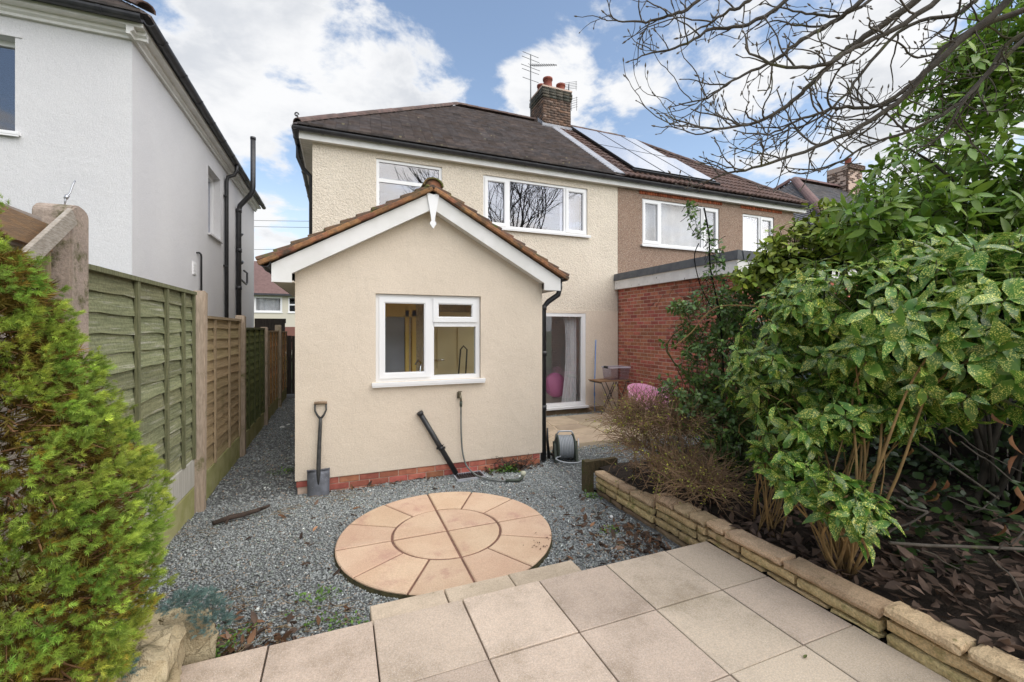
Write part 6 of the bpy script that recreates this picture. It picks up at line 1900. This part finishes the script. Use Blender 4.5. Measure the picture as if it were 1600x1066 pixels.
for v_ in me.vertices:
    g = 1 + .5 * mnoise.noise(v_.co * 6); cc_ += [g, g, g, 1]
a_.data.foreach_set('color', cc_)
link('twig', me, m_twig, sr, kind='stuff')
lv, ax = rosettes([(p, d) for p, d in lvp], (2, 4), (.012, .026), .0, .5, (.4, 1.3))
plant_leaves(sr, lv, [leaf_shape(.55, .2, .1, 2)], m_yleaf, m_yleaf, 0, colvar=.3)

# --- ivy and dark undergrowth on the bed, old fence behind
iv = []
for k in range(900):
    x = random.uniform(3.4, 5.6); y = random.uniform(-1, 4.3); iv.append((Vector((x, y, .24 + random.random() ** 2 * .5)), (UP + rand_dir() * .8).normalized()))
for k in range(1700):
    y = random.uniform(-2, 5.0); iv.append((Vector((5.45 + random.gauss(0, .12), y, random.uniform(.1, 2.2))), (Vector((-1, -.3, .4)) + rand_dir() * .6).normalized()))
lv, ax = rosettes(iv, (3, 5), (.05, .09), .2, .2, (.7, 1.5))
o = bpy.data.objects.new('tmp', None); WLOC[o] = Vector((0, 0, 0))
Ms = [np.array(mat4(p, basis(d, nn), L)) for p, d, nn, L in lv]; Cs = [(g, g, g) for g in [random.lognormvariate(-.2, .35) for _ in lv]]
ivs = leaf_shape(.8, .2, .15, 3)
link('ivy', scatter_mesh('ivy', ivs[0], ivs[1], Ms, Cs), m_ivy, kind='stuff')
bpy.data.objects.remove(o)
of = thing('boundary_fence', 'old dark boarded fence hidden behind the shrubs on the right', 'fence', (5.7, 1.5, 0))
for k in range(36):
    q = MB(); y0_ = -2.4 + k * .2; q.box(5.70, 5.72, y0_, y0_ + .19, ZG, 1.85 + random.uniform(-.01, .01)); q.build('board', m_wdark, of)
q = MB(); q.box(5.721, 5.77, -2.4, 4.8, .4, .49); q.box(5.721, 5.77, -2.4, 4.8, 1.4, 1.49); q.build('rail', m_wdark, of)
dw = MB()
for px0, py0, px1, py1, d, r in ((1430, 690, 1560, 780, 3.0, .008), (1390, 848, 1600, 858, 2.3, .009), (1400, 780, 1450, 800, 2.6, .007), (1385, 835, 1450, 800, 2.55, .006), (1500, 690, 1590, 760, 3.1, .006), (1545, 865, 1600, 940, 2.0, .004), (1480, 775, 1560, 800, 2.7, .004), (1520, 800, 1560, 775, 2.6, .004), (1440, 860, 1500, 890, 2.3, .003), (1560, 860, 1600, 830, 2.2, .004), (1460, 660, 1600, 740, 3.3, .005)):
    a, b = at(px0, py0, d), at(px1, py1, d * .97)
    m1 = a.lerp(b, .5) + rand_dir() * .02
    dw.tube(smooth([a, a.lerp(b, .3) + rand_dir() * .012, m1, b], 3), r, 5)
dwo = dw.build('fallen_twigs', m_bark); dwo['kind'] = 'stuff'

# --- weeds
def weed(label, x, y, n, size, spread, z=None, m=m_weed):
    tips = [(Vector((x + random.gauss(0, spread), y + random.gauss(0, spread * .6), (gz(x, y) if z is None else z) + random.uniform(.005, size * 1.5))), (UP + rand_dir() * .9).normalized()) for _ in range(n)]
    lv, ax = rosettes(tips, (4, 6), (size * .5, size), .15, .5, (.7, 1.5))
    Ms = [np.array(mat4(p - Vector((x, y, ZG)), basis(d, nn), L)) for p, d, nn, L in lv]; Cs = [(g, g, g) for g in [random.lognormvariate(0, .3) for _ in lv]]
    sh = leaf_shape(.6, .2, .2, 3)
    me = scatter_mesh('weed', sh[0], sh[1], Ms, Cs)
    bm = bmesh.new(); bm.from_mesh(me)
    c0 = bm.verts.new((0, 0, .0)); cl_ = bm.verts.layers.float_color.get('Col')
    c0[cl_] = (.8, .8, .8, 1); bm.verts.ensure_lookup_table()
    for i_ in range(len(Ms)):      # runners join every leaf to the root
        a_ = bm.verts[i_ * len(sh[0])]; b_ = bm.verts[i_ * len(sh[0]) + 2]
        bm.faces.new([c0, a_, b_])
    bm.to_mesh(me); bm.free()
    o = link('weed', me, m, loc=(x, y, ZG))
    return tag(o, label, 'weed')
weed('bright green leafy weed growing against the brick plinth', 2.07, 5.27, 26, .06, .07)
weed('small weed tuft on the gravel left of the paving circle', -.16, 3.25, 18, .035, .08)
weed('low weed patch between the circle and the patio edge slabs', -.02, 2.93, 22, .03, .11)
weed('mossy weed patch beside the rockery stones at the lower left', -.74, 2.85, 40, .035, .10)
weed('yellow green weed patch below the straw at the lower left of the gravel', -.66, 3.02, 34, .035, .10)
weed('thin weed patch nearest the edging slabs and patio corner', .05, 2.76, 22, .028, .09)
weed('weed tuft in the gravel path beside the extension wall', -.62, 6.3, 14, .05, .09)
weed('small weed at the foot of the fallen leaves by the low stone wall', 2.33, 3.35, 12, .03, .05)
weed('weed at the foot of the timber stump', 2.58, 4.12, 12, .04, .05)
dk = MB()
for k in range(60):
    x, y = 2.07 + random.gauss(.04, .14), 5.31 + random.gauss(0, .04); z = ZG
    dk.tube([(x, y, z), (x + random.gauss(0, .05), y - .02, z + .08), (x + random.gauss(0, .1), y - .04, z + random.uniform(.08, .2))], .003, 3)
dko = dk.build('dead_stalks', m_stick); dko['kind'] = 'stuff'

# --- dwarf conifer, lower left
cf_ = thing('dwarf_conifer', 'dense dwarf conifer with bright yellow green needles and brown gaps in front of the fence', 'conifer', (-1.13, 1.98, .1))
CXC, CYC = -1.13, 1.98
PROF_Z = [.10, .35, .52, .60, .70, .80, .93, 1.09, 1.28, 1.42, 1.57, 1.70, 1.93, 2.02, 2.12, 2.2]
PROF_R = [.14, .24, .36, .43, .485, .50, .505, .485, .435, .375, .315, .265, .18, .105, .04, .01]
def con_r(z): return float(np.interp(z, PROF_Z, PROF_R))
def bumpf(a, z):
    v = Vector((math.cos(a) * .9, math.sin(a) * .9, z * 2.2))
    return (.065 * mnoise.noise(v * 2.4) + .040 * mnoise.noise(v * 5.5 + Vector((4, 1, 2))))
nv, nf = [], []
for k in range(17):
    t = .12 + .88 * k / 16; a = k * 2.4; tilt = .95 - .45 * t
    d = Vector((math.cos(tilt), math.sin(tilt) * math.cos(a), math.sin(tilt) * math.sin(a)))
    p = Vector((t * .62, 0, 0)); L = .52
    s_ = d.cross(Vector((0, math.cos(a + 1), math.sin(a + 1)))).normalized() * .036
    n0 = len(nv); e = p + d * L
    nv += [p + s_, p - s_, e]; nf += [(n0, n0 + 1, n0 + 2)]
def sprig(p, d, L, col, Ms, Cs):
    Ms.append(np.array(mat4(p - WLOC[cf_], basis(d, rand_dir()), L))); Cs.append(col)
Ms, Cs = [], []
nsp = 0
tw = MB()
ncl = 0
while ncl < 3300:
    z = random.uniform(.22, 2.19); r0 = con_r(z)
    if random.random() > r0 / .5 + .10: continue
    a = random.uniform(0, 2 * math.pi)
    if math.sin(a) > .6 and random.random() < .7: continue
    dens = mnoise.noise((math.cos(a) * 2.6, math.sin(a) * 2.6, z * 4.5))
    low = max(0, .95 - z)
    if dens < -.20 + .30 * low and random.random() < .85: continue
    ncl += 1
    u = random.random() ** 1.8
    r = r0 + bumpf(a, z) - .11 * u - .02
    rad = Vector((math.cos(a), math.sin(a), .22)).normalized()
    c = Vector((CXC + r * math.cos(a), CYC + r * math.sin(a), z))
    shoot = (rad + rand_dir() * .45 + UP * .15).normalized()
    g0 = random.lognormvariate(0, .20); yel = mnoise.noise((c.x * 5, c.y * 5, c.z * 5 + 3))
    brown = (u > .6 and random.random() < .5) or random.random() < .35 * low
    for k in range(9):
        t = random.random()
        d = (shoot * (.5 + t) + rand_dir() * .75).normalized()
        p = c + shoot * (.034 * t) + rand_dir() * .012
        g = g0 * random.lognormvariate(0, .15) * (.72 + .45 * t)
        col = (g * 1.3, g * .74, g * .7) if brown else (g * (.95 + .30 * yel + .15 * t), g, g * .9)
        sprig(p, d, random.uniform(.020, .033), col, Ms, Cs)
for k in range(5200):
    z = random.uniform(.2, 2.0); a = random.uniform(0, 6.28); r = con_r(z) * random.uniform(.45, .78)
    p = Vector((CXC + r * math.cos(a), CYC + r * math.sin(a), z)); g = random.lognormvariate(-.55, .3)
    sprig(p, (Vector((math.cos(a), math.sin(a), .1)) + rand_dir() * .7).normalized(), random.uniform(.05, .08), (g * 1.25, g * .62, g * .7), Ms, Cs)
link('foliage', scatter_mesh('foliage', nv, nf, Ms, Cs), m_needle, cf_, kind='stuff')
for k in range(1500):
    z = random.uniform(.2, 2.1); a = random.uniform(0, 6.28); r = con_r(z) * random.uniform(.35, .80)
    p = Vector((CXC + r * math.cos(a), CYC + r * math.sin(a), z)); d = (Vector((math.cos(a), math.sin(a), .1)) + rand_dir() * .5).normalized()
    L = min(.20, max(.03, con_r(z) + bumpf(a, z) - r - .02))
    tw.tube([p, p + d * L * .5 + rand_dir() * .012, p + d * L], [.004, .003, .0015], 3, caps=False)
tw.build('twig', m_conbranch, cf_, kind='stuff')
q = MB(); q.tube([(CXC, CYC, .05), (CXC, CYC, 1.2), (CXC, CYC, 2.1)], [.05, .035, .01], 8); q.build('trunk', m_conbranch, cf_)
# rockery stones and blue juniper at its foot
for k, (x, y, z, sx, sy, sz, lab) in enumerate(((-.83, 2.42, .14, .26, .30, .40, 'pale split rockery stone under the conifer beside the patio, largest one'), (-.75, 2.74, .06, .22, .24, .34, 'pale rockery stone behind the blue juniper, farther one'), (-1.05, 2.05, .10, .34, .40, .40, 'rockery stone in shadow beneath the conifer'), (-.98, 2.95, .0, .30, .26, .26, 'low rockery stone at the end of the bed near the fence foot'))):
    me = rough_block('rockery_stone', sx, sy, sz, 300 + k, amp=.045, nx=7, ny=7, nz=7, r=.03)
    o = link('rockery_stone', me, m_rock, loc=(x, y, z)); o.rotation_euler.z = .35 * k
    tag(o, lab, 'stone', 'rockery stones at the foot of the conifer')
bj = thing('blue_juniper', 'small blue green juniper tufts growing over the rockery stones', 'shrub', (-.68, 2.5, .3))
Ms, Cs = [], []
for c in (Vector((-.66, 2.62, .36)), Vector((-.63, 2.68, .27)), Vector((-.70, 2.52, .42)), Vector((-.82, 2.12, .40)), Vector((-.60, 2.66, .20))):
    for k in range(150):
        d = rand_dir(); d.z = abs(d.z) * .6 + .05
        p = c + Vector((d.x * .09, d.y * .08, d.z * .10)) * random.uniform(.5, 1); g = random.lognormvariate(0, .25)
        Ms.append(np.array(mat4(p - WLOC[bj], basis((d + rand_dir() * .4), rand_dir()), random.uniform(.02, .036)))); Cs.append((g, g, g))
link('foliage', scatter_mesh('foliage', nv, nf, Ms, Cs), m_blue, bj, kind='stuff')

# --- bare magnolia reaching in from the upper right
mg = thing('magnolia_tree', 'bare budding magnolia branches hanging over the garden from the upper right', 'tree', (4.1, .35, .2))
q = MB(); trunk_top = Vector((3.95, .5, 3.2)); q.tube(smooth([Vector((4.1, .35, .1)), Vector((4.08, .36, 1.2)), Vector((4.0, .45, 2.3)), trunk_top], 4), [.11 - .004 * k for k in range(13)], 10); q.build('trunk', m_bark, mg)
limbs = [
    [(1620, -70, 2.1), (1567, 8, 2.15), (1455, 103, 2.25), (1414, 152, 2.3), (1352, 194, 2.35), (1290, 223, 2.4), (1204, 256, 2.45), (1138, 272, 2.45), (1076, 293, 2.5)],
    [(1520, -90, 2.0), (1431, 0, 2.05), (1352, 58, 2.15), (1311, 87, 2.2), (1266, 132, 2.2), (1229, 165, 2.25), (1171, 194, 2.3), (1105, 200, 2.3), (1045, 182, 2.3)],
    [(1430, -80, 2.2), (1348, 0, 2.2), (1299, 37, 2.3), (1253, 62, 2.3), (1208, 95, 2.35), (1154, 120, 2.4), (1105, 153, 2.45), (1050, 165, 2.5)],
    [(1500, -30, 1.9), (1414, 37, 1.95), (1336, 75, 2.0), (1290, 99, 2.0), (1229, 104, 2.05), (1171, 82, 2.1), (1163, 50, 2.1)],
    [(1290, -60, 2.3), (1229, 0, 2.3), (1171, 37, 2.35), (1113, 46, 2.4), (1064, 72, 2.4), (1018, 84, 2.45), (985, 95, 2.45)],
    [(1220, -60, 2.1), (1171, 0, 2.1), (1134, 20, 2.15), (1105, 40, 2.2), (1060, 60, 2.25)],
    [(1130, -50, 2.4), (1084, 8, 2.4), (1043, 26, 2.4), (1010, 35, 2.45), (973, 33, 2.45), (945, 22, 2.45)],
    [(1640, 0, 2.3), (1534, 41, 2.35), (1476, 74, 2.4), (1435, 124, 2.45), (1373, 165, 2.5), (1311, 168, 2.5), (1255, 186, 2.55), (1200, 210, 2.6), (1150, 205, 2.6)],
    [(1650, 20, 2.5), (1570, 90, 2.55), (1500, 160, 2.6), (1430, 200, 2.6), (1360, 225, 2.65), (1290, 262, 2.7), (1220, 262, 2.7)],
    [(1660, 40, 2.3), (1585, 60, 2.35), (1545, 110, 2.4), (1505, 160, 2.4), (1470, 215, 2.45), (1420, 235, 2.5)],
    [(1420, -40, 2.4), (1330, 18, 2.4), (1290, 25, 2.4), (1240, 18, 2.45), (1190, 5, 2.45)],
    [(1560, -40, 2.5), (1500, 20, 2.5), (1420, 40, 2.55), (1350, 110, 2.6), (1320, 150, 2.6), (1270, 190, 2.65), (1225, 205, 2.65), (1150, 240, 2.7)],
]
buds = []
def wander(p, d, L, n, kink, up):
    pts = [p.copy()]
    for k in range(n):
        d = (d + rand_dir() * kink + UP * up).normalized(); pts.append(pts[-1] + d * (L / n))
    return pts, d
for li, L_ in enumerate(limbs):
    pts = smooth([at(*p) for p in L_], 5)
    pts = [p + rand_dir() * .006 for p in pts]
    n = len(pts)
    r0 = (.017, .016, .012, .011, .010, .008, .008, .014, .012, .012, .008, .010)[li]
    q = MB(); rr = [r0 * (1 - k / (n - 1)) ** .8 + .0024 for k in range(n)]
    # limb runs back to the trunk
    root = trunk_top.lerp(pts[0], .45) + Vector((0, 0, .35))
    q.tube([trunk_top - Vector((0, 0, .05)), root] + pts, [r0 * 1.3, r0 * 1.15] + rr, 7)
    buds.append((pts[-1], (pts[-1] - pts[-2]).normalized(), .028))
    acc = 0
    for k in range(4, n - 1):
        seg = (pts[k + 1] - pts[k]); acc += seg.length
        if acc < .034: continue
        acc = 0
        if random.random() < .12: continue
        d0 = seg.normalized(); side = d0.cross(rand_dir()).normalized()
        dd_ = (d0 * .75 + side * .8 + UP * .15).normalized()
        Ls = random.uniform(.05, .30) * (.55 + .7 * k / n) if random.random() < .75 else random.uniform(.25, .5)
        sp, de = wander(pts[k], dd_, Ls, max(3, int(Ls / .035)), .30, .06)
        rb = min(rr[k] * .75, .0024 + Ls * .009)
        q.tube(sp, [rb * (1 - .5 * i / (len(sp) - 1)) for i in range(len(sp))], 5, caps=False)
        buds.append((sp[-1], de, random.uniform(.018, .030)))
        for i in range(1, len(sp) - 1):
            if random.random() < .45:
                dd2 = ((sp[i + 1] - sp[i]).normalized() * .7 + rand_dir() * .8 + UP * .3).normalized()
                s2, de2 = wander(sp[i], dd2, random.uniform(.025, .11), 3, .35, .1)
                q.tube(s2, [.0024, .0021, .0019, .0017], 4, caps=False)
                buds.append((s2[-1], de2, random.uniform(.014, .026)))
    q.build('branch', m_bark, mg)
q = MB()
for p, d, L in buds:
    q.lathe(p - d * .002, d, [(.0022, 0), (L * .17, L * .25), (L * .19, L * .45), (L * .10, L * .8), (.0004, L)], 5)
q.build('bud', m_bud, mg, kind='stuff')

# --- bare tree at the far end of the garden, behind the viewpoint: it is what the upper windows mirror
bt = thing('bare_tree', 'bare winter tree standing behind the viewpoint, mirrored in the upper house windows', 'tree', (9.2, -8.5, 0))
q = MB()
def grow(p, d, L, r, depth):
    n = 4
    pts, de = wander(p, d, L, n, .12, .03)
    q.tube(pts, [r * (1 - .35 * i / n) for i in range(n + 1)], 6 if depth < 2 else 3, caps=False)
    if depth == 5: return
    for k in range(4 if depth in (1, 2) else 3):
        i = random.choice((2, 3, 4)) if k else 4
        dd_ = (de + rand_dir() * (.75 if k else .35) + UP * .12).normalized()
        grow(pts[i], dd_, L * random.uniform(.62, .82), r * (.62 if k == 0 else .5), depth + 1)
grow(Vector((9.2, -8.5, 0)), Vector((.0, 0, 1)), 4.6, .26, 0)
grow(Vector((9.3, -8.4, 2.5)), Vector((.22, .1, 1)), 3.6, .17, 0)
q.build('trunk', m_bark, bt, fix=False)
